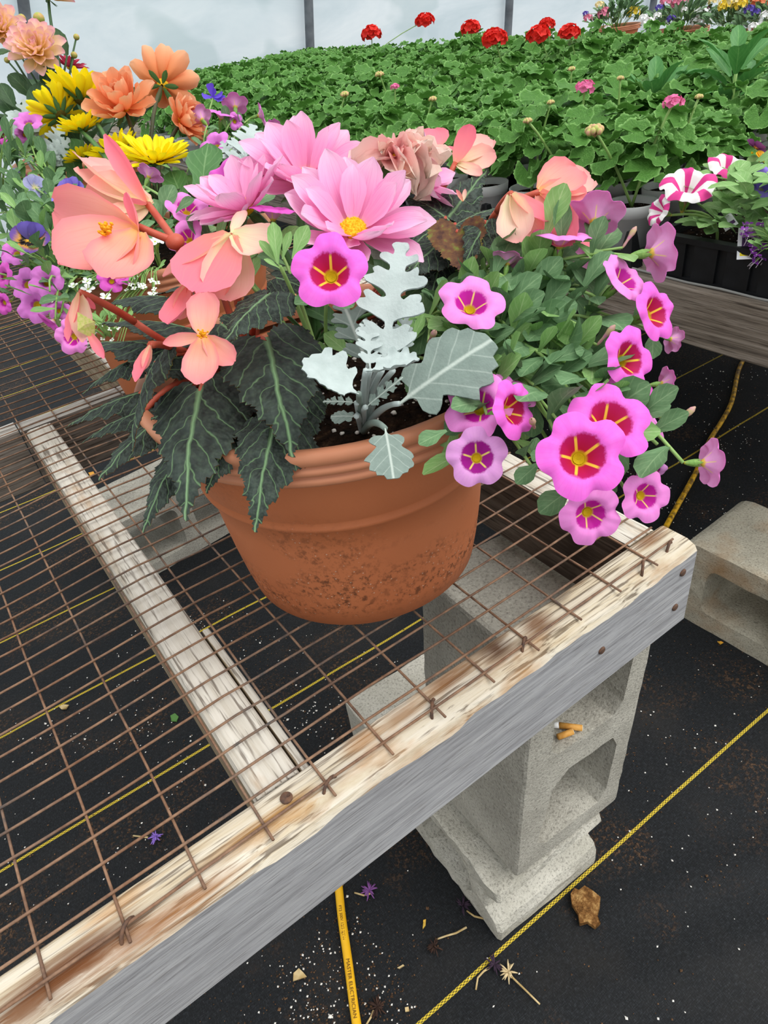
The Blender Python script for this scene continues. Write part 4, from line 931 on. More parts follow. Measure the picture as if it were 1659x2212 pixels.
# ---- white alyssum behind
M_white = petal_mat('alyssum_white', [(0, '#e8ecd0'), (.3, '#fbfbf8'), (1, '#ffffff')], transl=.2)
M_dot = plain('floret_eye', '#a5b84a', .6)
FLO_P = petal('floret_petal', M_white, ROUND, .5, .42, .15, .2, -.2, .03, 4, 2)
def floret_mesh(name, mat, eye):
    mb = MB()
    for k in range(4):
        m_ = pm(k * PI / 2 + .1, .15, .06); mb.add([m_ @ p.co for p in FLO_P.vertices], [tuple(p.vertices) for p in FLO_P.polygons], 0, [(.5, .5)] * len(FLO_P.vertices))
    v, f = ball(.1, 6, 5, .6); mb.add(v, f, 1); v, f = tube([(0, 0, 0), (.05, 0, -.5), (0, 0, -1.0)], .035, 4); mb.add(v, f, 1)
    return mb.mesh(name, [mat, eye])
FLORET = floret_mesh('floret', M_white, M_dot)
def florets(plant, spots, size, d, seed=0, mesh=None, stems=True):
    rng = random.Random(seed)
    for px, py in spots:
        s = size * rng.uniform(.8, 1.15) * d / F; p = at(px, py, d + rng.uniform(-.01, .01))
        mobj('floret', mesh or FLORET, plant, Matrix.Translation(p) @ frame(cv(rng.uniform(-.4, .4), rng.uniform(.3, .9), .8), rng.uniform(0, 3)) @ Matrix.Scale(s, 4))
        if stems: stem(plant, bez(plant.location.copy(), (plant.location + p) / 2 + Vector((0, 0, .03)), p, 5), M_stem_g, .0008, .0006)
rng = random.Random(2)
aly = thing('alyssum_plant', 'white alyssum tucked behind the calibrachoa near the right begonia', 'alyssum', (PC.x + .09, PC.y + .01, PC.z))
florets(aly, [(1045 + rng.uniform(-28, 90), 590 + rng.uniform(-18, 22)) for i in range(26)] + [(905 + rng.uniform(-15, 30), 705 + rng.uniform(-20, 20)) for i in range(7)], 15, .545, 1)

# ================================================================ second planter, just behind
P2 = Vector((.295, 1.0, BT + .0035 + .195))
planter('terracotta planter just behind the main one, its rim showing under salmon begonia petals', P2.x, P2.y)
def crown(plant, root, n, rad, h, leaves, lsz, seed, mat=None, nm='leaf', flat=.5):
    """a dome of leaves on thin stems"""
    rng = random.Random(seed)
    for i in range(n):
        q = math.sqrt(rng.random()); an = rng.uniform(0, 6.283); p = root + Vector((rad * q * math.cos(an), rad * q * math.sin(an), h * (1 - q * q * flat) * rng.uniform(.35, 1)))
        o = Vector((math.cos(an) * q, math.sin(an) * q, .35 + .4 * rng.random())); o = (o + Vector((rng.uniform(-.6, .6), rng.uniform(-.6, .6), 0))).normalized(); L = lsz * rng.uniform(.7, 1.25)
        leaf_at(nm, plant, rng.choice(leaves), p, p + o * L, Vector((o.x * .4, o.y * .4, 1)) - FW * .4, rng.uniform(.85, 1.2))
        if i % 4 == 0: stem(plant, bez(root + Vector((rad * .3 * math.cos(an) * q, rad * .3 * math.sin(an) * q, 0)), root + Vector((rad * .7 * q * math.cos(an), rad * .7 * q * math.sin(an), h * .6)), p, 5), mat or M_stem_g, .0016, .001)
# yellow daisies
yel = thing('yellow_daisy_plant', 'bright yellow many-rayed daisies behind the salmon begonia', 'daisy', (P2.x - .02, P2.y - .03, P2.z))
M_ydisc = plain('daisy_disc', '#3a3a1c', .8, .1, c2='#6a5a1a', vscale=80)
YDISC = disc_mesh('disc', M_ydisc, .11, .04, 40)
YCAL = petal('sepal', M_green_m, LANCE, .30, .09, .3, .3, 0, 0, 4, 2)
for px, py, sz, d, nrm in ((335, 348, 165, .90, (.05, .62, .55)), (250, 335, 130, .94, (-.35, .65, .35)), (178, 218, 165, 1.0, (.1, .85, .1)), (130, 248, 130, .99, (-.55, .6, -.2)), (178, 282, 110, .95, (-.2, .75, .4)), (180, 345, 85, .97, (-.2, .5, .2))):
    fl = rayed(yel, 'flower', YDISC, YELP, L_DAISY, px, py, sz, d, nrm, 0, 3)
    for i in range(9): sub('sepal', YCAL, fl, pm(i * .698, .1, .02, -.04, 1))
    e = back_of(fl, .03); stem(yel, bez(yel.location.copy(), Vector((yel.location.x, yel.location.y, e.z - .03)), e, 7), M_green_m, .0032, .0026)
GERB = [petal('leaf', M_green_m, [(0, .25), (.2, .55), (.35, .5), (.6, 1), (.8, .9), (1, .1)], 1, .5, -.3, .2, 0, .08, 10, 4, i, chord=True) for i in range(2)]
for (a_, b_), (c_, e_), d in (((435, 430), (450, 310), .86), ((400, 440), (370, 370), .88), ((170, 400), (150, 300), .98), ((300, 420), (290, 380), .92), ((120, 390), (170, 310), 1.0), ((420, 440), (400, 380), .90), ((190, 390), (210, 350), .95)):
    leaf_at('leaf', yel, GERB[a_ % 2], at(a_, b_, d), at(c_, e_, d + .02), cv(-.1, .3, .9), 1.15)
    stem(yel, bez(yel.location.copy(), yel.location + Vector((0, 0, .03)), at(a_, b_, d), 5), M_green_m, .0025, .002, 'petiole')
# orange dahlia
ora = thing('dahlia_plant', 'orange double dahlia on dark stems behind the yellow daisies', 'dahlia', (P2.x + .03, P2.y + .06, P2.z))
for px, py, sz, d, nrm, ly in ((268, 232, 160, .96, (-.1, .35, .9), L_DBL), (352, 182, 155, 1.04, (.0, .72, -.62), L_DBL), (392, 262, 115, .98, (.75, .1, .35), L_DBL[:4])):
    fl = rayed(ora, 'flower', DISC, ORAP, ly, px, py, sz, d, nrm, 0, 9, SEPD)
    e = back_of(fl, .06 if nrm[2] < 0 else .02) if nrm[2] > 0 else WM[fl.name].translation - (WM[fl.name].to_3x3() @ Vector((0, 0, 1))).normalized() * .012
    stem(ora, bez(ora.location.copy(), Vector((ora.location.x, ora.location.y, e.z - .05)), e, 8), M_stem_d, .003, .0026)
crown(ora, ora.location.copy() - Vector((0, 0, .005)), 14, .10, .10, DAHLEAF, .07, 4, M_stem_d)
# mauve calibrachoa on the right of that planter
m1 = thing('calibrachoa_plant', 'mauve calibrachoa right of the orange dahlias, in the planter behind', 'calibrachoa', (P2.x + .08, P2.y + .02, P2.z))
for i, (k, px, py, sz, d, nrm) in enumerate((('mau', 432, 255, 58, .98, (-.5, .6, -.3)), ('mau', 478, 246, 58, 1.0, (.2, .7, .45)), ('mau', 508, 225, 58, 1.02, (-.1, .9, -.3)), ('mau', 463, 312, 72, .93, (-.3, .3, .85)), ('mau', 565, 248, 48, 1.03, (.8, .3, -.1)),
        ('mau', 600, 278, 50, 1.04, (.5, .8, -.2)), ('mag', 587, 298, 50, 1.0, (-.1, .35, .9)), ('mag', 612, 300, 34, 1.04, (.3, .6, .3)), ('mau', 508, 262, 36, 1.01, (.3, -.2, .5)), ('mag', 635, 310, 34, 1.05, (.6, .6, .2)), ('mag', 590, 325, 36, 1.02, (0, .5, .6)))):
    fl = trumpet(m1, k, px, py, sz, d, nrm, sepals=sz > 45); leafy_stem(m1, m1.location.copy(), back_of(fl, .55), M_stem_g, CALLEAF, 5, .022, .05, 200 + i, start=.5)
crown(m1, m1.location.copy(), 70, .12, .10, CALLEAF, .026, 8)
vp = thing('violet_verbena', 'single violet flower above the mauve calibrachoa', 'flower', tuple(P2 + Vector((.09, .06, 0))))
t = NT('violet_petal', .5, .2, .25); M_viol = t.col(srgb('#6a4fd0'))
VIOP = [petal('petal', M_viol, [(0, .2), (.5, .7), (.85, 1), (1, .7)], 1, .6, .2, .2, 0, .12, 7, 3, i, 0, .05, True) for i in range(2)]
vf = mobj('flower', KNOB, vp, Matrix.Translation(at(460, 210, 1.02)) @ Matrix.Scale(.006, 4))
for tx, ty in ((452, 180), (437, 208), (480, 205), (483, 215), (465, 192)): leaf_at('petal', vf, VIOP[tx % 2], at(460, 210, 1.02), at(tx, ty, 1.01), cv(.1, .2, .9), 1.1)
stem(vp, bez(vp.location.copy(), vp.location + Vector((0, 0, .08)), at(460, 212, 1.02), 6), M_stem_g, .0016, .0012)
# its dusty miller, right and left
for lab, root, lv in (('dusty miller with feathery white leaves between the mauve calibrachoa and pink dahlias', P2 + Vector((.03, -.06, 0)), (((515, 370), (548, 270), .90, .92), ((510, 360), (478, 305), .91, .90), ((520, 370), (560, 360), .90, .88), ((510, 365), (535, 330), .90, .89), ((515, 375), (500, 330), .905, .91))),
                      ('dusty miller with white lobed leaves left of the yellow daisies', P2 + Vector((-.09, .02, 0)), (((60, 330), (55, 215), 1.02, 1.0), ((95, 340), (80, 225), 1.03, 1.0), ((110, 360), (130, 270), 1.0, .98), ((100, 370), (150, 300), .99, .97), ((60, 350), (20, 240), 1.03, 1.02), ((110, 380), (120, 320), .98, .97)))):
    dmx = thing('dusty_miller_plant', lab, 'dusty miller', tuple(root))
    for i, ((a_, b_), (c_, e_), d0, d1) in enumerate(lv):
        b0 = at(a_, b_, d0); leaf_at('leaf', dmx, DMF[i % 2], b0, at(c_, e_, d1), cv(.1, .2, .95), 1.25); stem(dmx, bez(root, (root + b0) / 2 + Vector((0, 0, .01)), b0, 6), M_dmw, .0028, .002, 'petiole')
# hanging mauve calibrachoa on the left
m2 = thing('calibrachoa_plant', 'mauve calibrachoa hanging over the left rim of the planter behind', 'calibrachoa', (P2.x - .10, P2.y - .02, P2.z))
for i, (k, px, py, sz, d, nrm) in enumerate((('mau', 32, 545, 66, .84, (-.1, .2, .95)), ('mau', 100, 607, 78, .80, (.1, .15, 1)), ('mau', 55, 612, 72, .82, (-.1, .1, .95)), ('mau', 75, 658, 82, .815, (-.1, -.1, .95)), ('vio', 155, 728, 78, .76, (-.1, -.3, .9)), ('mag', 110, 700, 62, .78, (-.4, -.6, .2)),
        ('mag', 3, 290, 52, .98, (-.2, .1, .9)), ('mau', 60, 262, 66, .97, (.1, .45, .85)), ('mau', 52, 290, 40, .97, (.1, -.2, .85)), ('mag', 5, 595, 60, .84, (-.3, 0, .9)), ('mag', 12, 540, 40, .86, (-.6, .2, .7)), ('mag', 5, 655, 50, .83, (-.3, -.4, .8)), ('mau', 128, 670, 50, .79, (.3, .1, .9)), ('mag', 240, 605, 60, .80, (.2, .1, .9)), ('mag', 265, 598, 40, .80, (.4, .2, .8)), ('mag', 20, 425, 36, .92, (-.7, .2, .3)), ('mag', 60, 388, 30, .95, (0, .2, .9)))):
    fl = trumpet(m2, k, px, py, sz, d, nrm, sepals=sz > 50); r0 = m2.location + Vector((random.Random(i).uniform(-.03, .03), random.Random(i + 9).uniform(-.04, .04), 0))
    leafy_stem(m2, r0, back_of(fl, .55), M_stem_g, CALLEAF, 7, .024, .05, 300 + i, start=.35)
for i, (px, py, d, n_) in enumerate(((40, 330, .97, 10), (20, 380, .95, 10), (80, 360, .97, 10), (120, 350, .98, 8), (30, 450, .90, 12), (100, 450, .88, 12), (130, 480, .86, 10), (60, 480, .88, 12), (110, 540, .84, 10), (15, 490, .90, 10), (150, 510, .84, 8), (70, 420, .92, 12), (120, 690, .775, 12), (5, 330, .98, 8), (110, 400, .93, 10), (40, 500, .87, 10), (180, 460, .86, 8), (10, 420, .93, 10), (90, 510, .86, 10), (85, 320, .98, 8), (-5, 360, .98, 10), (0, 410, .95, 12), (0, 460, .93, 12), (5, 510, .90, 10), (20, 300, 1.0, 8), (-10, 440, .95, 10))):
    leafy_stem(m2, m2.location + Vector((random.Random(i).uniform(-.05, .03), random.Random(i + 7).uniform(-.06, .04), 0)), at(px, py, d), M_stem_g, CALLEAF, n_, .026, .05, 400 + i, start=.3)
crown(m2, m2.location.copy() + Vector((-.03, -.01, 0)), 110, .13, .10, CALLEAF, .030, 18)
crown(m2, at(-25, 420, .98), 80, .07, .10, CALLEAF, .030, 28)
# pansies
def pansy_mat(name, c1, c2, eye, yel_):
    t = NT(name, .5, .2, .25); uv = t.co('UV'); s = t.sep(uv); nz = t.noise(t.mp(uv, (1.5, 22, 1)), 1.0, 2)
    u2 = t.math('ADD', s[0], t.math('MULTIPLY', t.math('SUBTRACT', nz, .5), .55))
    return t.col(t.ramp(u2, [(.0, yel_), (.12, yel_), (.18, eye), (.42, eye), (.5, c1), (.8, c2)]))
def pansy(plant, m_top, m_low, px, py, sz, d, nrm):
    ptop = petal('petal', m_top, ROUND, .5, .46, .1, .2, -.2, .1, 8, 4, px); plow = petal('petal', m_low, ROUND, .5, .52, .1, .2, -.2, .1, 8, 4, px + 1)
    fl = flower_at('flower', plant, THROAT, px, py, sz, d, nrm, 0)
    for az, el, me in ((1.15, .25, ptop), (2.0, .25, ptop), (.15, .15, plow), (3.0, .15, plow), (-1.57, .1, plow)): sub('petal', me, fl, pm(az, el, .01, 0, 1.0))
    stem(plant, bez(plant.location.copy(), plant.location + Vector((0, 0, .05)), back_of(fl, .05), 6), M_stem_g, .0014, .0012); return fl
M_pa = pansy_mat('pansy_blue_violet', '#7d68cf', '#8f7cdc', '#1c1024', '#f3e070'); M_pa0 = petal_mat('pansy_top', [(0, '#5b44ae'), (1, '#8d79da')], '#4a3590', .4)
M_pb = pansy_mat('pansy_dark', '#d0952c', '#6a4a9a', '#150c12', '#e8b030'); M_pb0 = petal_mat('pansy_dark_top', [(0, '#2c1c4a'), (1, '#6a58b4')])
M_pc = petal_mat('pansy_pale', [(0, '#e8dc90'), (.3, '#a8a8d8'), (1, '#b9b8e2')], '#3a3050', .3)
pv = thing('pansy_plant', 'blue violet pansies at the left edge of the planter behind', 'pansy', tuple(P2 + Vector((-.07, -.07, 0))))
pansy(pv, M_pa0, M_pa, 152, 425, 84, .85, (-.3, .25, .9)); pansy(pv, M_pc, M_pc, 76, 405, 52, .90, (.6, .1, .7)); pansy(pv, M_pc, M_pc, 35, 372, 22, .95, (.2, .5, .8))
pd = thing('pansy_plant', 'dark faced purple pansy with gold whiskers above the hanging mauve flowers', 'pansy', tuple(P2 + Vector((-.08, -.09, 0))))
pansy(pd, M_pb0, M_pb, 66, 518, 80, .795, (.25, .3, .85))
# alyssum hanging from it
al2 = thing('alyssum_plant', 'white alyssum trailing under the rim of the planter behind', 'alyssum', tuple(P2 + Vector((-.04, -.11, 0))))
rng = random.Random(4)
florets(al2, [(158, 618), (188, 608), (190, 625), (225, 608), (228, 642), (215, 612), (180, 640), (325, 515), (335, 522), (305, 512), (285, 600), (290, 612), (330, 640), (345, 520)], 24, .80, 3)
florets(al2, [(215 + rng.uniform(-15, 55), 720 + rng.uniform(-25, 35)) for i in range(16)] + [(300 + rng.uniform(-30, 40), 620 + rng.uniform(-15, 20)) for i in range(12)], 12, .79, 5)
crown(al2, at(240, 725, .79), 26, .025, .03, [CALLEAF[3]], .014, 21); crown(al2, at(300, 610, .82), 30, .03, .03, [CALLEAF[3]], .014, 22)

# ================================================================ tall dahlias at the far left
P3 = Vector((.44, 1.84, BT + .026 + .195))
planter('terracotta planter at the far left holding the tall peach dahlias', P3.x, P3.y, BT + .026)
pe = thing('dahlia_plant', 'tall peach and pink double dahlia at the top left against the film wall', 'dahlia', tuple(P3))
for px, py, sz, d, nrm in ((80, 112, 120, 1.38, (.15, .15, .95)), (0, 65, 105, 1.42, (.2, .1, .9)), (105, -8, 95, 1.5, (.3, .75, .3))):
    fl = rayed(pe, 'flower', DISC, PEAP, [(11, .0, .05, 1.0, -.02), (11, .3, .05, .95, 0), (10, .6, .05, .8, .02), (8, .9, .04, .65, .03), (6, 1.2, .02, .5, .04)], px, py, sz, d, nrm, 0, 15, SEPD); e = back_of(fl, .04)
    stem(pe, bez(pe.location.copy(), Vector((pe.location.x, pe.location.y, e.z - .1)), e, 8), M_green_d, .004, .003)
DBUD = MB().add(*ball(.5, 12, 8, .95)).mesh('bud', plain('dahlia_bud', '#9aa84a', .5, .3, 0, c2='#c59a62', vscale=3))
for px, py, sz, d in ((30, 95, 20, 1.4), (47, 40, 18, 1.45), (84, 40, 24, 1.45), (165, 80, 13, 1.42), (160, 119, 14, 1.42), (15, 130, 12, 1.4)):
    p = at(px, py, d); mobj('bud', DBUD, pe, Matrix.Translation(p) @ Matrix.Scale(sz * d / F, 4)); stem(pe, bez(pe.location.copy(), at(120, 250, 1.42), p, 7), M_green_d, .0025, .0018)
for (a_, b_), (c_, e_), d in (((145, 120), (108, 62), 1.42), ((60, 210), (130, 190), 1.42), ((20, 110), (-10, 120), 1.4), ((70, 210), (20, 160), 1.42), ((100, 240), (40, 230), 1.42), ((110, 200), (95, 150), 1.42), ((40, 260), (-10, 200), 1.42), ((140, 230), (200, 200), 1.43), ((80, 260), (90, 180), 1.4), ((30, 230), (0, 180), 1.4), ((130, 260), (60, 260), 1.38), ((20, 280), (60, 240), 1.38)):
    leaf_at('leaf', pe, DAHLEAF[a_ % 2], at(a_, b_, d), at(c_, e_, d - .01), cv(.1, .3, .9), 1.25); stem(pe, bez(pe.location.copy(), at(110, 260, 1.44), at(a_, b_, d), 6), M_green_d, .003, .002, 'petiole')
crown(pe, pe.location.copy(), 30, .14, .14, DAHLEAF, .10, 31, M_green_d)
cr = thing('dahlia_plant', 'crimson dahlia half hidden below the peach dahlias', 'dahlia', tuple(P3 + Vector((.06, .05, 0))))
for px, py, sz, d, nrm in ((150, 146, 72, 1.55, (.2, .75, .4)), (192, 172, 30, 1.58, (.4, .5, .5))):
    fl = rayed(cr, 'flower', DISC, CRIP, L_DAH, px, py, sz, d, nrm, 0, 17); stem(cr, bez(cr.location.copy(), cr.location + Vector((0, 0, .15)), back_of(fl, .03), 6), M_green_d, .003, .0025)

# ================================================================ long bench across the aisle
b2 = thing('nursery_bench', 'long weathered bench across the aisle carrying the geraniums', 'bench', (1.05, .3, 0))
plank(1.03, 1.068, .2, 5.1, BT - .098, BT, 'y', (M_beam, M_beam, M_beam, M_beam), 'edge_beam', b2, 160, (.002, .002, .004, 0), 41)
for i in range(9): plank(1.07 + .205 * i, 1.07 + .205 * i + .19, .2, 5.1, BT - .03, BT - .001, 'y', (M_beam,) * 4, 'deck_board', b2, 20, (0, 0, 0, 0), 50 + i)
plank(2.915, 2.953, .2, 5.1, BT - .098, BT, 'y', (M_beam,) * 4, 'edge_beam', b2, 30, (0, 0, 0, 0), 61)
mobj('edge_wire', MB().add(*tube([(1.043 + .002 * math.sin(i * 1.7), .25 + i * .06, BT + .003 + .0015 * math.sin(i * 2.3)) for i in range(60)], .0022, 6)).mesh('edge_wire', plain('grey_wire', '#8a8a86', .6)), b2)
for i, (x, y) in enumerate(((1.08, 1.6), (1.08, 2.8), (1.08, 4.2), (2.8, .6), (2.8, 2.0), (2.8, 3.4), (2.8, 4.8))):
    mobj('support_block', MB().add(*box(x, x + .19, y, y + .19, 0, BT - .031)).mesh('support_block', M_con), b2)

# white pots and geraniums
M_wpot = plain('white_pot', '#f2f3f3', .5, .35, .3, c2='#dfe1e1', vscale=12)
WPOT = MB().add(*lathe([(.001, .002), (.030, .0), (.033, .003), (.041, .068), (.0445, .069), (.0465, .088), (.045, .09), (.042, .088), (.040, .07)], 28)).mesh('pot', M_wpot)
WSOIL = MB().add(*lathe([(.001, .078), (.02, .079), (.0415, .076)], 20)).mesh('soil', M_soil)
t = NT('geranium_leaf', .5, .22, .2); uv = t.co('UV'); cxy = t.mp(uv, (2, 2, 1), loc=(-1, -1, 0)); s = t.sep(cxy)
an = t.math('ARCTAN2', s[1], t.math('ADD', s[0], .0)); r = t.math('SQRT', t.math('ADD', t.math('MULTIPLY', s[0], s[0]), t.math('MULTIPLY', s[1], s[1])))
vn = t.math('MULTIPLY', t.math('ABSOLUTE', t.math('SINE', t.math('MULTIPLY', an, 3.5))), r)
cc = t.mix(t.noise(cxy, 4, 4), '#33641f', '#659a42'); cc = t.mix(t.ramp(vn, [(.0, .5), (.03, 0.)]), cc, '#8fbf70')
cc = t.mix(t.ramp(r, [(.84, 0.), (.98, .8)]), cc, '#93c470'); t.bump(t.noise(cxy, 9, 3), .4, .03); M_ger = t.col(cc)
def ger_leaf(seed):
    rng = random.Random(seed); o = []
    for i in range(44):
        an = -2.75 + 5.5 * i / 43; lob = abs(math.sin(3.5 * an + PI / 2)); rr = .5 * (.93 + .07 * lob) * (1 + .03 * math.sin(an * 21 + seed)) * rng.uniform(.98, 1.02)
        o.append((rr * math.cos(an), rr * math.sin(an)))
    o.append((-.04, .0)); vo, fo = cdt(o, (), .17); v = []; uv = []
    for p in vo:
        rr = p.length * 2; an = math.atan2(p.y, p.x)
        v.append((p.x, p.y, .06 * rr ** 2 + .045 * rr ** 2 * math.sin(an * 7 + seed) + .05 * rr * noise.noise(Vector((p.x * 4, p.y * 4, seed))))); uv.append((p.x + .5, p.y + .5))
    fo = [q if (vo[q[1]] - vo[q[0]]).cross(vo[q[2]] - vo[q[0]]) > 0 else q[::-1] for q in fo]
    return MB().add(v, fo, 0, uv)
GLB = [ger_leaf(i) for i in range(3)]; GLM = [g.mesh('leaf', M_ger) for g in GLB]
def ger_layout(seed, n=24):
    rng = random.Random(seed); o = []
    for i in range(n):
        q = math.sqrt((i + .3) / n) ; an = i * 2.4 + rng.uniform(-.4, .4); R = .088 * q; z = .185 - .075 * q ** 2 + rng.uniform(-.018, .018)
        nn = Vector((math.cos(an) * q * .9 + rng.uniform(-.45, .45), math.sin(an) * q * .9 + rng.uniform(-.45, .45), 1)).normalized(); x = nn.orthogonal().normalized(); y = nn.cross(x)
        m_ = Matrix((x, y, nn)).transposed().to_4x4(); m_.translation = (R * math.cos(an), R * math.sin(an), z)
        o.append((i % 3, m_ @ Matrix.Rotation(rng.uniform(0, 6.28), 4, 'Z') @ Matrix.Scale(rng.uniform(.046, .070), 4)))
    return o
LAYS = [ger_layout(i) for i in range(4)]
def foliage(lay, stemr=.0016):
    mb = MB()
    for k, m_ in lay:
        g = GLB[k]; mb.add([m_ @ Vector(p) for p in g.v], g.f, 0, g.uv)
        p = m_.translation; mb.add(*tube(bez(Vector((p.x * .15, p.y * .15, .075)), Vector((p.x * .5, p.y * .5, p.z)), p, 4), stemr, 4))
    return mb
FOLS = [foliage(l).mesh('foliage', M_ger) for l in LAYS]
def pets_mat(n, a, b): return petal_mat(n, [(0, b), (.5, a), (1, a)], b, .3)
M_gred = pets_mat('geranium_red', '#e8332a', '#b51a16'); M_gpink = pets_mat('geranium_pink', '#f084b4', '#e05a94')
def head(name, mat, n, r, seed, fs=.5):
    rng = random.Random(seed); pt = petal('p', mat, ROUND, .5, .46, .2, .2, -.2, .1, 3, 2); mb = MB()
    for i in range(n):
        z = 1 - 1.25 * (i + .5) / n; q = math.sqrt(max(0, 1 - z * z)); an = i * 2.4; nn = Vector((q * math.cos(an), q * math.sin(an), z)) ; x = nn.orthogonal().normalized(); y = nn.cross(x)
        m_ = Matrix((x, y, nn)).transposed().to_4x4(); m_.translation = nn * r * rng.uniform(.55, .95)
        for k in range(5):
            mm = m_ @ Matrix.Scale(r * fs * 2, 4) @ pm(k * 1.257 + rng.uniform(0, .3), .25, .0); mb.add([mm @ p.co for p in pt.vertices], [tuple(p.vertices) for p in pt.polygons], 0, [(.35 + .4 * rng.random(), rng.random())] * len(pt.vertices))
    return mb.mesh(name, mat)
HRED = [head('flower_head', M_gred, 26, .5, i) for i in range(2)]; HPINK = head('flower_head', M_gpink, 16, .5, 5, .5)
HBUD = MB()
for i in range(14):
    z = 1 - (i + .5) / 14; q = math.sqrt(1 - z * z); an = i * 2.4; v, f = ball(.17, 6, 5, 1.4); HBUD.add([Vector(p) + Vector((q * math.cos(an), q * math.sin(an), z * .7)) * .38 for p in v], f); HBUD.add(*tube([(0, 0, -.35), Vector((q * math.cos(an), q * math.sin(an), z * .7)) * .38], .04, 4))
HBUD = HBUD.mesh('bud_cluster', plain('geranium_bud', '#b9c86a', .5, .2, .1, c2='#e0a08c', vscale=6))
spots = []; rng = random.Random(77)
for j in range(34):
    for i in range(14):
        x = 1.118 + .128 * i + rng.uniform(-.01, .01); y = .862 + .126 * j + rng.uniform(-.012, .012)
        if y > 5.0: continue
        p = Vector((x, y, BT + .14)); dd = depth_of(p); u_ = PX + F * (p - CAM).dot(R_) / dd
        if u_ > 1659 + 130 * F / 1659 * .16 / dd * 8 or u_ < 330: continue
        spots.append((dd, x, y, i, j))
spots.sort()
blooms = {}   # plants that carry a head: nearest spot to each measured pixel
def nearest(px, py, z):
    q = onz(px, py, z); return min(range(len(spots)), key=lambda k: abs(spots[k][1] - q.x) + abs(spots[k][2] - q.y))
ords = ['leftmost', 'highest', 'third from the left among the red heads', 'broadest and nearest', 'below the second-highest', 'second-highest', 'rightmost']
for k, (px, py, sz) in enumerate(((803, 75, 46), (918, 46, 42), (1017, 63, 44), (1068, 85, 56), (1163, 78, 52), (1181, 54, 36), (1229, 73, 48))):
    blooms.setdefault(nearest(px, py, BT + .26), []).append((HRED[k % 2], px, py, sz, 'geranium with a scarlet flower head, the %s of the reds' % ords[k] if k != 2 else 'geranium with a scarlet flower head, third of the reds from the left'))
for me, px, py, sz, lab in ((HPINK, 1263, 190, 44, 'geranium with a round pink flower head in the middle of the green bench'), (HPINK, 1455, 222, 44, 'geranium with a loose pink flower head left of the large-leaved plant'), (HPINK, 853, 188, 20, 'geranium with two small opening pink buds'),
                            (HBUD, 1285, 284, 46, 'geranium with a tall stalk of pinkish buds near the front edge'), (HBUD, 745, 205, 22, None), (HBUD, 820, 162, 22, None), (HBUD, 935, 215, 20, None), (HBUD, 1140, 262, 22, None), (HBUD, 1235, 150, 18, None), (HBUD, 1340, 170, 18, None), (HBUD, 1510, 210, 20, None), (HBUD, 1190, 222, 18, None)):
    blooms.setdefault(nearest(px, py, BT + .24), []).append((me, px, py, sz, lab))
ORD = ['first', 'second', 'third', 'fourth', 'fifth', 'sixth', 'seventh', 'eighth', 'ninth', 'tenth', 'eleventh', 'twelfth', 'thirteenth', 'fourteenth']
ROWN = ['front row along the aisle', 'second row from the aisle', 'third row from the aisle', 'fourth row from the aisle', 'fifth row from the aisle']
GL = 'leafy green geranium among the back rows of the bench across the aisle'
for n_, (dd, x, y, i, j) in enumerate(spots[:300]):
    bl_ = blooms.get(n_); lab = next((b[4] for b in bl_ if b[4]), None) if bl_ else None
    if not lab and i < 5 and j < 14: lab = 'leafy geranium, %s from the petunia flat in the %s' % (ORD[j], ROWN[i])
    g = thing('potted_geranium', lab or GL, 'geranium', (x, y, BT), 'geraniums on the long bench')
    w = Matrix.Translation((x, y, BT)); rz = Matrix.Rotation(random.Random(n_).uniform(0, 6.28), 4, 'Z'); sc = random.Random(n_ + 1).uniform(.88, 1.16)
    wf = w @ rz @ Matrix.Diagonal((sc, sc, sc * random.Random(n_ + 2).uniform(.9, 1.08), 1)); wf.translation.z = BT
    if i < 3 or n_ < 60: mobj('pot', WPOT, g, w); mobj('soil', WSOIL, g, w)
    if i == 0: wf = w @ rz @ Matrix.Diagonal((.88, .88, 1.10, 1))
    if n_ < 110:
        for k, m_ in LAYS[n_ % 4]:
            if i == 0 and m_.translation.z < .112: continue
            mobj('leaf', GLM[k], g, wf @ m_)
    else: mobj('foliage', FOLS[n_ % 4], g, wf)
    for b in bl_ or ():
        q = Vector((x, y, 0)); dd_ = depth_of(Vector((x, y, BT + .25))); hp = at(b[1], b[2], dd_)
        mobj('flower_head', b[0], g, Matrix.Translation(hp) @ Matrix.Rotation(b[1], 4, 'Z') @ Matrix.Diagonal((b[3] * dd_ / F * .9, b[3] * dd_ / F * .9, b[3] * dd_ / F * .7, 1))); stem(g, bez(Vector((x, y, BT + .08)), Vector(((x + hp.x) / 2, (y + hp.y) / 2, hp.z - .05)), hp, 6), M_stem_g, .0028, .0022, 'flower_stalk')
mb = MB()
for n_, (dd, x, y, i, j) in enumerate(spots[300:]):
    m_ = Matrix.Translation((x, y, BT)) @ Matrix.Rotation(n_ * 1.7, 4, 'Z')
    for k, mm in LAYS[n_ % 4][:16]:
        g = GLB[k]; q = m_ @ mm; mb.add([q @ Vector(p) for p in g.v], g.f, 0, g.uv)
    for b in blooms.get(n_ + 300, ()): pass
if mb.v: tag(mobj('distant_geraniums', mb.mesh('distant_geraniums', M_ger)), 'green geranium foliage at the far end of the long bench', 'geraniums', None, 'stuff')
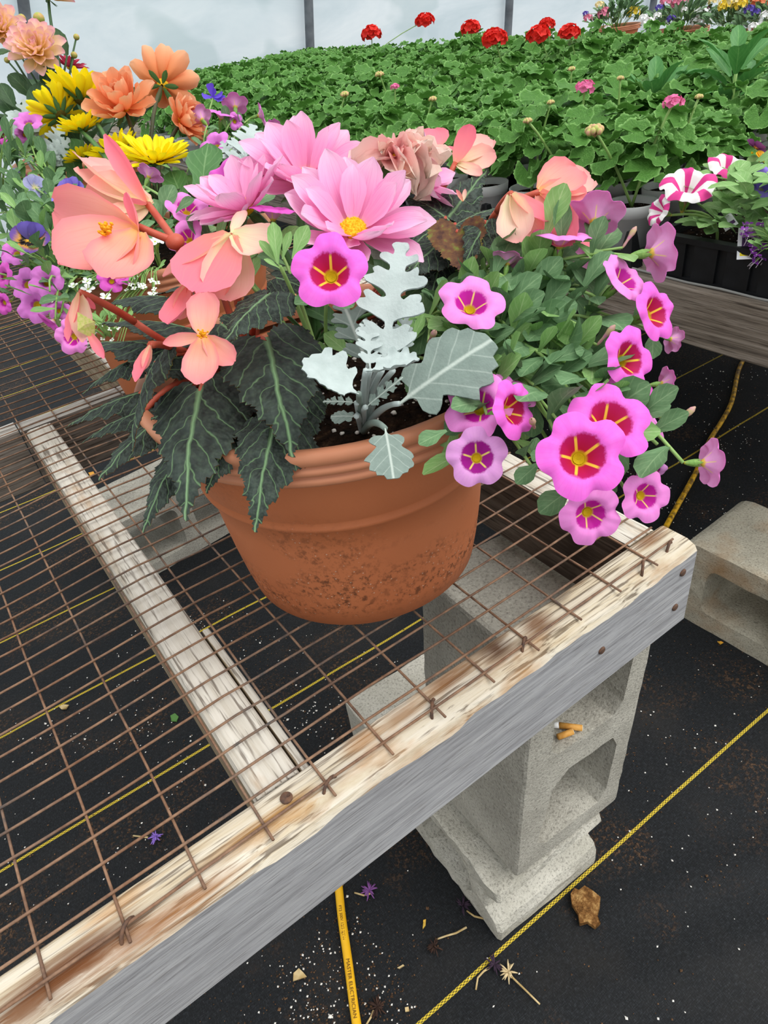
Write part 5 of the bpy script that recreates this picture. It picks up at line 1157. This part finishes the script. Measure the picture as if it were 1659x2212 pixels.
for n_ in sorted(blooms):
    if n_ < 300: continue
    dd, x, y, i, j = spots[n_]
    for b in blooms[n_]:
        g = thing('potted_geranium', b[4] or GL, 'geranium', (x, y, BT), 'geraniums on the long bench'); dd_ = depth_of(Vector((x, y, BT + .25))); hp = at(b[1], b[2], dd_)
        mobj('foliage', FOLS[n_ % 4], g, Matrix.Translation((x, y, BT))); mobj('flower_head', b[0], g, Matrix.Translation(hp) @ Matrix.Rotation(b[1], 4, 'Z') @ Matrix.Diagonal((b[3] * dd_ / F * .9, b[3] * dd_ / F * .9, b[3] * dd_ / F * .7, 1))); stem(g, bez(Vector((x, y, BT + .08)), Vector(((x + hp.x) / 2, (y + hp.y) / 2, hp.z - .05)), hp, 6), M_stem_g, .003, .0024, 'flower_stalk')

# black carrying trays under the front pots
M_tray = plain('black_tray', '#0e0f11', .45, .35, c2='#17191c', vscale=30)
def tray_mesh(nx_, ny_, p, h):
    mb = MB(); X1, Y1 = nx_ * p, ny_ * p
    mb.add(*box(0, X1, 0, Y1, 0, .004))
    for i in range(nx_ + 1):
        for j in range(ny_ + 1):
            x, y = i * p, j * p; a_, b_ = .017, .006
            mb.add([(x - a_, y - a_, 0), (x + a_, y - a_, 0), (x + a_, y + a_, 0), (x - a_, y + a_, 0), (x - b_, y - b_, h), (x + b_, y - b_, h), (x + b_, y + b_, h), (x - b_, y + b_, h)], [(0, 1, 5, 4), (1, 2, 6, 5), (2, 3, 7, 6), (3, 0, 4, 7), (4, 5, 6, 7)])
            if i < nx_: mb.add(*box(x, x + p, y - .003, y + .003, .004, .024))
            if j < ny_: mb.add(*box(x - .003, x + .003, y, y + p, .004, .024))
    return mb.mesh('pot_tray', M_tray, False)
TR = tray_mesh(3, 3, .125, .062)
for k in range(5):
    o = mobj('pot_tray', TR, None, Matrix.Translation((1.055, .80 + .3785 * k, BT + .001))); tag(o, 'black carrying tray under the white pots, %s from the petunia flat' % ORD[k], 'tray', 'trays under the white pots')

# ---- petunia flat
flat = thing('petunia_flat', 'deep black plastic flat at the right holding petunias', 'tray', (1.15, .6, BT))
mb = MB(); X0, X1, Y0, Y1, H = 1.050, 1.32, .22, .745, .062
mb.add(*box(X0, X1, Y0, Y1, BT + .001, BT + .006))
for a_ in ((X0 + .006, X0 + .012, Y0, Y1), (X1 - .006, X1, Y0, Y1), (X0, X1, Y0, Y0 + .005), (X0, X1, Y1 - .005, Y1)): mb.add(*box(a_[0], a_[1], a_[2], a_[3], BT + .006, BT + H))
mobj('tray_shell', mb.mesh('tray_shell', M_tray, False), flat)
mobj('tray_lip', MB().add(*box(X0 - .004, X0 + .012, Y0 - .004, Y1 + .004, BT + H, BT + H + .009)).add(*box(X0, X1, Y1 - .004, Y1 + .008, BT + H, BT + H + .009)).mesh('tray_lip', M_tray, False), flat)
RIBM = MB().add(*box(X0, X0 + .006, 0, .042, BT + .006, BT + H)).mesh('side_panel', M_tray, False)
for k in range(9): mobj('side_panel', RIBM, flat, Matrix.Translation((0, Y0 + .004 + .058 * k, 0)))
mobj('soil', MB().add(*box(X0 + .012, X1 - .006, Y0 + .006, Y1 - .006, BT + .01, BT + H - .006)).mesh('soil', M_soil), flat)
M_pleaf = leaf_mat('petunia_leaf', '#6c9a52', '#95b878', '#c0d8a4', .6, .15, .15)
PLEAF = [petal('leaf', M_pleaf, OVAL, 1, .52, -.6 + .3 * i, .2, -.2, .04, 8, 3, i, chord=True) for i in range(3)]
M_pstr = trumpet_mat('petunia_striped', '#e23a92', '#ea4a9c', None, '#c02a80', '#8a6a70', '#ffffff', stripes='#fbf8f6', rays=False, r_th=.07)
M_pback = trumpet_mat('petunia_striped_back', '#e87ab4', '#f2a8cc', None, '#c02a80', '#c9c078', '#fff', stripes='#fbf8f6', rays=False)
M_pvio = trumpet_mat('petunia_violet', '#8f74dc', '#9f88e6', None, '#6a50b8', '#d0cc8a', '#7a60c8', rays=False, r_th=.09)
PSTR = trumpet_mesh('petunia', M_pstr, M_pback, 3, .10, .5, .14, .10); PVIO = trumpet_mesh('petunia', M_pvio, M_pvio, 4, .16, .4, .09, .08)
def petunia(lab, base, flowers, nleaf, seed, spread=.055):
    pl = thing('petunia_plant', lab, 'petunia', base, 'petunias in the black flat'); root = Vector(base)
    for me, px, py, sz, d, nrm in flowers:
        fl = flower_at('flower', pl, me, px, py, sz, d, nrm, px * .37); sub('tube', TUBE, fl, Matrix.Translation((0, 0, .0)))
        for k in range(5): sub('sepal', SEPAL, fl, Matrix.Translation((0, 0, -.55)) @ pm(k * 1.257, 1.0, .03))
        stem(pl, bez(root, root + Vector((0, 0, .05)), back_of(fl, .55), 7), M_stem_g, .0024, .002)
    rng = random.Random(seed)
    for i in range(nleaf):
        an = i * 2.4; q = rng.uniform(.2, 1); p = root + Vector((spread * .5 * q * math.cos(an), spread * .5 * q * math.sin(an), rng.uniform(.0, .10))); o = Vector((math.cos(an), math.sin(an), rng.uniform(-.1, .7))).normalized()
        leaf_at('leaf', pl, rng.choice(PLEAF), p, p + o * rng.uniform(.035, .06), Vector((0, 0, 1)) - FW * .3, rng.uniform(.85, 1.15))
ZS = BT + H - .006
petunia('petunia with the nearest striped pink and white flower', (1.10, .665, ZS), [(PSTR, 1488, 400, 118, 1.09, (-.15, .48, .85)), (PSTR, 1422, 455, 66, 1.11, (-.85, .1, .35))], 26, 1)
petunia('petunia with the second striped flower, beside the pansy', (1.17, .60, ZS), [(PSTR, 1580, 362, 108, 1.16, (.1, .55, .8))], 20, 2)
petunia('petunia with a large violet flower at the right edge', (1.12, .545, ZS), [(PVIO, 1652, 395, 100, 1.08, (-.1, .3, .95))], 24, 3)
petunia('petunia with only leaves and buds at the front of the flat', (1.085, .61, ZS), [], 28, 4)
petunia('bushy petunia at the back corner of the flat', (1.19, .69, ZS), [], 22, 5)
petunia('petunia behind the striped pair at the flat far side', (1.25, .58, ZS), [], 22, 6)
t = NT('pansy_purple', .5); M_pp = petal_mat('pansy_purple', [(0, '#e6a020'), (.25, '#5a2050'), (1, '#8a4a86')]); M_py = petal_mat('pansy_orange', [(0, '#5a2a10'), (.3, '#f0a81c'), (1, '#f6b82c')])
pp_ = thing('pansy_plant', 'purple and orange pansies at the upper right of the petunia flat', 'pansy', (1.22, .55, ZS))
pansy(pp_, M_pp, M_pp, 1632, 320, 50, 1.16, (.4, .6, .2)); pansy(pp_, M_py, M_py, 1645, 342, 36, 1.15, (.3, .4, .8)); pansy(pp_, M_pp, M_pp, 1485, 368, 26, 1.14, (0, .7, .4))
crown(pp_, pp_.location.copy(), 24, .04, .06, PLEAF, .03, 61)
M_pal = petal_mat('alyssum_purple', [(0, '#f2d8f0'), (.4, '#a04ac0'), (1, '#b565cc')]); PFLO = floret_mesh('floret', M_pal, plain('floret_eye_white', '#f3e6f2', .6))
pal = thing('alyssum_plant', 'purple alyssum spilling over the front of the black flat', 'alyssum', (1.07, .53, ZS)); rng = random.Random(8)
florets(pal, [(1628 + rng.gauss(0, 14), 495 + rng.gauss(0, 12)) for i in range(22)] + [(1648 + rng.gauss(0, 14), 545 + rng.gauss(0, 14)) for i in range(26)], 18, 1.05, 9, PFLO)
crown(pal, pal.location.copy(), 22, .04, .04, PLEAF, .028, 62)
# plant tags
def text_on(parent, txt, size, mat, w, ext=.0001):
    cu = bpy.data.curves.new('lettering', 'FONT'); cu.body = txt; cu.size = size; cu.extrude = ext; cu.materials.append(mat)
    tmp = bpy.data.objects.new('tmp', cu); COL.objects.link(tmp); dg = bpy.context.evaluated_depsgraph_get(); me = bpy.data.meshes.new_from_object(tmp.evaluated_get(dg)); bpy.data.objects.remove(tmp)
    return mobj('lettering', me, parent, w)
M_ink = plain('black_ink', '#17171a', .6); M_tagw = plain('tag_white', '#e4e6e6', .5); M_tagy = plain('tag_yellow', '#e9d520', .5); M_pic = plain('tag_picture', '#2c2430', .5, c2='#5a3a6a', vscale=60)
def plant_tag(lab, px, py, d, wid, hei, nrm, tw, parts):
    p = at(px, py, d); w = Matrix.Translation(p) @ frame(cv(*nrm), tw)
    o = thing('plant_tag', lab, 'plant tag', tuple(p)); mobj('tag_card', MB().add(*box(-wid / 2, wid / 2, -hei * .62, hei / 2, -.0004, 0)).mesh('tag_card', M_tagw, False), o, w)
    for kind, x, y, a_, b_ in parts:
        if kind == 't': text_on(o, a_, b_, M_ink, w @ Matrix.Translation((x, y, .0003)))
        else: mobj(kind, MB().add(*box(x, x + a_, y, y + b_, 0, .0004)).mesh(kind, {'colour_strip': M_tagy, 'picture': M_pic}[kind], False), o, w)
plant_tag('white plastic plant tag with yellow strip standing in the black flat', 1612, 522, 1.065, .024, .048, (-.3, .2, .9), -.15, [('t', -.004, .016, 'OR', .0062), ('t', -.006, .010, 'SKY', .0062), ('picture', -.006, -.012, .016, .02), ('colour_strip', -.008, -.024, .016, .009), ('t', -.002, -.0205, 'PET', .0048)])
plant_tag('small white plant tag tilted among the petunia leaves', 1572, 478, 1.08, .02, .022, (-.5, .2, .8), .35, [('picture', -.008, -.009, .016, .006)])

# ---- large-leaved plants near the right edge of the geraniums
M_big = leaf_mat('large_leaf', '#3a7436', '#5f9a52', '#86b56c', .45, .2)
BIGL = [petal('leaf', M_big, LANCE, 1, .42, -.7 + .25 * i, .3, -.3, .05, 9, 4, i, chord=True) for i in range(3)]
for lab, x, y, seed, hh in (('tall plant with long pointed glossy leaves rising from the geraniums at the right', 1.72, 1.06, 1, .22), ('darker plant with long pointed leaves, just left of the tallest one', 1.62, 1.20, 2, .17)):
    g = thing('large_leaved_plant', lab, 'plant', (x, y, BT)); rng = random.Random(seed); mobj('pot', WPOT, g, Matrix.Translation((x, y, BT)))
    stem(g, [Vector((x, y, BT + .08)), Vector((x, y, BT + hh))], M_stem_g, .005, .004)
    for i in range(17):
        an = i * 2.4; zz = BT + hh * (.55 + .45 * i / 17); o = Vector((math.cos(an), math.sin(an), rng.uniform(.1, .35) + .9 * (i / 17) ** 2)).normalized(); p = Vector((x, y, zz)); leaf_at('leaf', g, BIGL[i % 3], p + o * .02, p + o * (.02 + .13 * (1.15 - .5 * i / 17)), Vector((0, 0, 1)) - o * .3, 1.0)

# ---- far bench with three more planters
B3 = BT - .15
b3 = thing('nursery_bench', 'far bench at the upper right carrying the distant mixed planters', 'bench', (4.2, 2.8, 0))
for i in range(5): plank(3.5 + .33 * i, 3.5 + .33 * i + .30, .8, 5.1, B3 - .03, B3, 'y', (M_beam,) * 4, 'deck_board', b3, 12, (0, 0, 0, 0), 80 + i)
for y in (.9, 2.9, 4.9): mobj('cross_beam', MB().add(*box(3.5, 5.1, y, y + .09, B3 - .12, B3 - .031)).mesh('cross_beam', M_beam, False), b3)
for x in (3.55, 4.9):
    for y in (.9, 2.9, 4.9): mobj('leg', MB().add(*box(x, x + .09, y, y + .09, 0, B3 - .121)).mesh('leg', M_beam, False), b3)
FAR = {'w': M_white, 'y': petal_mat('far_yellow', [(0, '#e8c020'), (1, '#f6e25a')]), 'v': petal_mat('far_violet', [(0, '#4a3a9a'), (1, '#7a68c8')]), 'p': petal_mat('far_pink', [(0, '#d86a8c'), (1, '#f0a0b8')]), 'o': petal_mat('far_orange', [(0, '#d86a30'), (1, '#f09a70')]), 'c': petal_mat('far_cream', [(0, '#f0d890'), (1, '#f8ecc0')]), 'm': petal_mat('far_maroon', [(0, '#3a1020'), (1, '#6a2038')])}
FARF = {k: head('flower_head', mm, 12, .5, 3, .45) for k, mm in FAR.items()}
def far_planter(lab, plab, x, y, s, items, seed):
    planter(lab, x, y, B3, s); root = Vector((x, y, B3 + .195 * s)); g = thing('mixed_flower_plant', plab, 'flowers', tuple(root))
    crown(g, root, 130, .17 * s, .16, CALLEAF[:3] + DAHLEAF, .06, seed, None, 'leaf', .5)
    for k, px, py, sz in items:
        d = depth_of(Vector((x, y, B3 + .3))) - .08; p = at(px, py, d); mobj('flower_head', FARF[k], g, Matrix.Translation(p) @ Matrix.Scale(sz * d / F, 4)); stem(g, bez(root, root + Vector((0, 0, .1)), p, 5), M_stem_g, .002, .0015)
rng = random.Random(9)
far_planter('distant terracotta planter nearest the film wall at the upper right', 'mixed yellow and pink flowers in the planter nearest the film wall', 4.62, 3.78, 1.0, [('y', 1368, 28, 26), ('p', 1302, 32, 22), ('p', 1270, 40, 18), ('c', 1295, 12, 18), ('v', 1265, 30, 12), ('p', 1308, 22, 14), ('w', 1312, 63, 14)], 1)
far_planter('distant terracotta planter with white flower clouds, middle of the far three', 'mixed white, violet and pink flowers in the middle distant planter', 4.20, 2.98, 1.0, [('w', 1515, 35, 34), ('w', 1505, 48, 24), ('w', 1400, 52, 28), ('w', 1390, 40, 18), ('v', 1424, 18, 16), ('v', 1450, 42, 18), ('p', 1440, 5, 26), ('p', 1462, 8, 26), ('p', 1475, 0, 22), ('m', 1525, 22, 16), ('c', 1540, 4, 22), ('w', 1530, 42, 24), ('w', 1420, 35, 16), ('w', 1478, 22, 14)], 2)
far_planter('distant terracotta planter cut by the right edge of the picture', 'mixed cream, orange and violet flowers in the planter at the right edge', 3.86, 2.22, 1.0, [('v', 1618, 22, 22), ('v', 1632, 28, 18), ('w', 1655, 38, 28), ('w', 1628, 60, 22), ('o', 1640, 4, 34), ('o', 1622, 0, 24), ('y', 1600, 12, 26), ('c', 1585, 2, 26), ('w', 1645, 58, 20)], 3)
far_planter('dark shadowed planter between the far terracotta planters', 'pale yellow flowers over dark foliage between the far planters', 4.12, 2.58, .9, [('y', 1568, 12, 28), ('c', 1590, 8, 30), ('c', 1602, 14, 24), ('y', 1560, 18, 18), ('c', 1575, 0, 24)], 4)

# ================================================================ on the ground
t = NT('yellow_cord', .45, .35); c = t.co(); sx = t.sep(c)
cc = t.mix(t.noise(c, 30, 2), '#dfa310', '#eebb22')
far_ = t.ramp(sx[0], [(.55, 0.), (.75, 1.)]); cc = t.mix(t.math('MULTIPLY', far_, t.ramp(t.noise(c, 55, 4, .7), [(.42, 0.), (.6, .9)])), cc, '#5a4118')
M_cord = t.col(cc)
cp = [Vector((2.3, 1.16)), Vector((2.05, 1.086)), Vector((1.80, .96)), Vector((1.584, .885)), Vector((1.428, .819)), Vector((1.207, .739)), Vector((1.0, .66)), Vector((.8, .585)), Vector((.62, .53)), Vector((.55, .62)), Vector((.52, .74)), Vector((.42, .765)), Vector((.32, .745)),
      Vector((.235, .685)), Vector((.165, .60)), Vector((.117, .514)), Vector((.083, .44)), Vector((.05, .368)), Vector((.02, .29)), Vector((-.02, .18))]
path = []
for i in range(len(cp) - 1):
    p0, p1, p2, p3 = cp[max(i - 1, 0)], cp[i], cp[i + 1], cp[min(i + 2, len(cp) - 1)]
    for q in range(8):
        u = q / 8; p = .5 * ((2 * p1) + (p2 - p0) * u + (2 * p0 - 5 * p1 + 4 * p2 - p3) * u * u + (3 * p1 - p0 - 3 * p2 + p3) * u ** 3); path.append(Vector((p.x, p.y, gh(p.x, p.y) + .0068)))
cord = thing('extension_cord', 'yellow extension cord running under the bench and out across the aisle', 'cord', (.05, .368, 0))
mobj('cable', MB().add(*tube(path, .0066, 10)).mesh('cable', M_cord), cord)
d_ = (onz(770, 2200, .01) - onz(742, 1985, .01)); d_.z = 0; d_.normalize(); up_ = (CAM - onz(755, 2080, .01)); up_ = (up_ - d_ * up_.dot(d_)).normalized(); side_ = up_.cross(d_)
M_ink2 = plain('cord_print', '#6b4a0c', .6)
for txt, px, py, sz in (('MASTER ELECTRICIAN', 748, 2073, .0075), ('FT2 300V 12/3 SJTW', 731, 1958, .0058)):
    p = onz(px, py, .006); q = min(path, key=lambda z: (z - p).length); k = path.index(q); o_ = q + (p - q).project(d_)
    w = Matrix((d_, side_, up_)).transposed().to_4x4(); w.translation = Vector((o_.x, o_.y, q.z)) + up_ * .0068 - side_ * .0026
    text_on(cord, txt, sz, M_ink2, w, .0002)

# crumbs of perlite and potting soil: uncountable
def crumbs(name, lab, cat, mat, areas, seed, smin, smax):
    rng = random.Random(seed); mb = MB()
    base = [Vector(p) for p in ((1, 0, 0), (-1, 0, 0), (0, 1, 0), (0, -1, 0), (0, 0, 1), (0, 0, -1))]; fs = [(0, 2, 4), (2, 1, 4), (1, 3, 4), (3, 0, 4), (2, 0, 5), (1, 2, 5), (3, 1, 5), (0, 3, 5)]
    for (x0, x1, y0, y1, n, cl) in areas:
        cen = [(rng.uniform(x0, x1), rng.uniform(y0, y1)) for i in range(max(1, n // 25))]
        for i in range(n):
            if rng.random() < cl: c_ = rng.choice(cen); x, y = c_[0] + rng.gauss(0, .035), c_[1] + rng.gauss(0, .03)
            else: x, y = rng.uniform(x0, x1), rng.uniform(y0, y1)
            if .255 < x < .51 and .30 < y < .74: continue
            s = rng.uniform(smin, smax) * (1.6 if rng.random() < .06 else 1); mb.add([Vector((x, y, gh(x, y) + s * .5)) + Vector((b.x * s * rng.uniform(.6, 1.2), b.y * s * rng.uniform(.6, 1.2), b.z * s * rng.uniform(.5, .9))) for b in base], fs)
    return tag(mobj(name, mb.mesh(name, mat, False)), lab, cat, None, 'stuff')
AR = [(1.0, 2.3, .50, 1.25, 750, .45), (-.35, .3, .38, 1.3, 420, .5), (-.02, .13, .33, .50, 160, .3), (.1, .5, .75, 1.1, 120, .5), (.2, 1.0, .1, .32, 60, 0), (.55, 1.0, .3, .7, 120, .4)]
crumbs('perlite_crumbs', 'white perlite crumbs scattered over the black ground cloth', 'perlite', plain('perlite', '#e4e0d8', .8), AR, 1, .0009, .0021)
crumbs('soil_crumbs', 'brown potting soil crumbs scattered over the black ground cloth', 'soil', plain('soil_crumb', '#3a2819', .9, c2='#6d5138', vscale=90), [(a, b, c_, d, n * 3, cl) for a, b, c_, d, n, cl in AR] + [(.5, 1.1, .05, .5, 300, .6)], 2, .0007, .0018)

M_dry = plain('dry_plant', '#cdb78a', .8, c2='#a98f5c', vscale=60); M_bark = NT('bark', .9, .1); _c = M_bark.co()
M_bark.bump(M_bark.noise(_c, 120, 4, .7), .9, .006); M_barkm = M_bark.col(M_bark.ramp(M_bark.noise(_c, 90, 5, .7), [(.3, '#3e2714'), (.5, '#7d5730'), (.7, '#b8925c')]))
def flat_piece(name, lab, cat, outline, th, mat, lift=.003, rough=.004):
    pts = [onz(px, py, .002) for px, py in outline]; cx = sum(p.x for p in pts) / len(pts); cy = sum(p.y for p in pts) / len(pts)
    poly = [(p.x - cx, p.y - cy) for p in pts]; big = max(max(abs(a), abs(b)) for a, b in poly); vo, fo = cdt(poly, (), big * .3); z0 = gh(cx, cy) + lift
    top = [(p.x, p.y, th + rough * noise.noise(Vector((p.x * 70, p.y * 70, cx * 9)))) for p in vo]; bot = [(p.x, p.y, 0) for p in vo]
    fo = [q if (vo[q[1]] - vo[q[0]]).cross(vo[q[2]] - vo[q[0]]) > 0 else q[::-1] for q in fo]
    mb = MB().add(top, fo).add(bot, [q[::-1] for q in fo]); n = len(poly); mb.add([(a, b, th) for a, b in poly] + [(a, b, 0) for a, b in poly], [(i, n + i, n + (i + 1) % n, (i + 1) % n) for i in range(n)])
    return tag(mobj(name, mb.mesh(name, mat), None, Matrix.Translation((cx, cy, z0))), lab, cat)
flat_piece('bark_piece', 'rough brown piece of bark on the ground cloth beside the lower block', 'bark', [(1232, 1938), (1240, 1925), (1250, 1930), (1262, 1920), (1280, 1932), (1296, 1945), (1295, 1965), (1290, 1985), (1296, 2000), (1285, 2010), (1268, 1998), (1252, 2003), (1248, 1980), (1235, 1960)], .008, M_barkm)
flat_piece('fallen_leaf', 'pale dry fallen leaf left of the yellow cord', 'leaf', [(633, 2100), (645, 2090), (655, 2100), (662, 2108), (650, 2112), (632, 2118)], .0012, M_dry)
flat_piece('leaf_scrap', 'tan square leaf scrap near the yellow stripe, low in the picture', 'leaf', [(874, 2174), (882, 2172), (884, 2182), (875, 2184)], .001, M_dry)
flat_piece('leaf_scrap', 'thin yellow leaf scrap between the cord and the lower block', 'leaf', [(914, 1986), (920, 1984), (919, 1998), (913, 2006)], .001, plain('dry_yellow', '#d8b24a', .8))
flat_piece('petal_scrap', 'pale curled petal scrap right of the yellow cord', 'petal', [(857, 2088), (870, 2080), (873, 2083), (862, 2090)], .001, M_dry)
flat_piece('leaf_scrap', 'small yellow petal scrap by the block across the aisle', 'petal', [(1548, 1391), (1556, 1390), (1562, 1393), (1555, 1397)], .001, plain('petal_yellow', '#e0a83a', .7))
flat_piece('leaf_scrap', 'orange petal scrap on the ground seen through the mesh beside the slat', 'petal', [(191, 1022), (202, 1019), (206, 1026), (196, 1030)], .001, plain('petal_orange', '#d89a3a', .7))
flat_piece('leaf_scrap', 'pale round leaf scrap on the ground seen through the mesh', 'leaf', [(262, 1050), (272, 1047), (280, 1052), (276, 1059), (265, 1058)], .001, M_dry)
flat_piece('leaf_scrap', 'tan leaf scrap by the yellow stripe seen through the mesh at the left', 'leaf', [(129, 1530), (140, 1526), (152, 1527), (146, 1536), (136, 1537)], .001, M_dry)
flat_piece('green_leaf_scrap', 'small green leaf on the ground left of the cross slat', 'leaf', [(370, 1550), (380, 1545), (388, 1552), (383, 1562), (372, 1562)], .0012, plain('green_scrap', '#4f7a3a', .6))
def dead_flower(lab, stalk, headpx, col, seed):
    p = onz(headpx[0], headpx[1], .004); g = thing('dead_flower', lab, 'dead flower', (p.x, p.y, 0)); rng = random.Random(seed)
    pts = [onz(a, b, .004) + Vector((0, 0, gh(*onz(a, b, .004).xy) + .001)) for a, b in stalk]; stem(g, pts, M_dry, .0013, .0016, 'stalk'); mb = MB()
    z = gh(p.x, p.y) + .006
    for i in range(22):
        dr = Vector((rng.uniform(-1, 1), rng.uniform(-1, 1), rng.uniform(-.2, .6))).normalized() * rng.uniform(.008, .016); mb.add(*tube([(p.x, p.y, z), (p.x + dr.x * .6, p.y + dr.y * .6, z + dr.z * .4), (p.x + dr.x, p.y + dr.y, max(z - .004, z + dr.z * .3))], [.0012, .0014, .0006], 4))
    mobj('withered_head', mb.mesh('withered_head', col), g)
M_dk = plain('withered_dark', '#2a1c18', .9, c2='#4a3326', vscale=80); M_dkp = plain('withered_purple', '#241726', .9, c2='#3a2a3a', vscale=80)
dead_flower('dead flower with brown head and forked pale stalk left of the blocks', [(940, 2028), (965, 2020), (985, 2015), (1008, 2003)], (938, 2042), M_dk, 1)
dead_flower('dead flower with dark purple head against the lower block', [(1008, 1968), (1025, 1980), (1050, 1986)], (1000, 1958), M_dkp, 2)
dead_flower('dead flower with curved stalk on the far side of the yellow stripe', [(1028, 2138), (1032, 2112), (1045, 2098), (1058, 2090)], (1068, 2085), M_dkp, 3)
dead_flower('dead flower with a long straight pale stalk, nearest the bottom', [(1166, 2172), (1140, 2145), (1110, 2115), (1100, 2104)], (1098, 2100), plain('withered_straw', '#c9b48a', .9), 4)
dead_flower('dead flower with green stalk beside the yellow cord at the bottom', [(790, 2212), (800, 2195), (806, 2180)], (815, 2172), M_dk, 5)
dead_flower('purple fallen blossom with thin stalks near the yellow cord', [(765, 1926), (785, 1932), (800, 1928)], (797, 1922), plain('fallen_purple', '#7a4a86', .7), 6)
dead_flower('small violet blossom on a green stalk seen through the mesh at the lower left', [(288, 1806), (305, 1808), (320, 1810)], (338, 1808), plain('fallen_violet', '#8a6ac0', .7), 7)

# cigarette butts in the block core
BL = Matrix.Translation((.300, .318, BT - .4985)) @ Matrix.Rotation(math.radians(4.5), 4, 'Y') @ Matrix.Rotation(math.radians(-1.5), 4, 'Z')
M_filter = plain('filter_paper', '#c58a3c', .7, c2='#d49d50', vscale=200); M_cigw = plain('cigarette_paper', '#dcdcda', .7)
for lab, x, y, ang, L, ash in (('upper cigarette butt with white paper end in the block core', .088, .016, 2.35, .030, True), ('lower cigarette butt lying against the core wall', .075, .012, 2.9, .022, False)):
    zf = .2245 + .0039; w = BL @ Matrix.Translation((x, y, zf)) @ Matrix.Rotation(ang, 4, 'Z') @ Matrix.Rotation(PI / 2, 4, 'Y')
    g = thing('cigarette_butt', lab, 'cigarette', tuple(w.translation)); mobj('filter', MB().add(*tube([(0, 0, -L * .45), (0, 0, L * .45)], .0038, 14)).mesh('filter', M_filter), g, w)
    mobj('filter_end', MB().add(*lathe([(.0001, 0), (.0035, 0), (.0037, .0004)], 14)).mesh('filter_end', plain('filter_tip', '#efe3c4', .8)), g, w @ Matrix.Translation((0, 0, -L * .45 - .0004)))
    if ash: mobj('paper', MB().add(*tube([(0, 0, L * .45), (.001, 0, L * .6), (.002, 0, L * .85)], [.0038, .0036, .0028], 12)).mesh('paper', M_cigw), g, w)
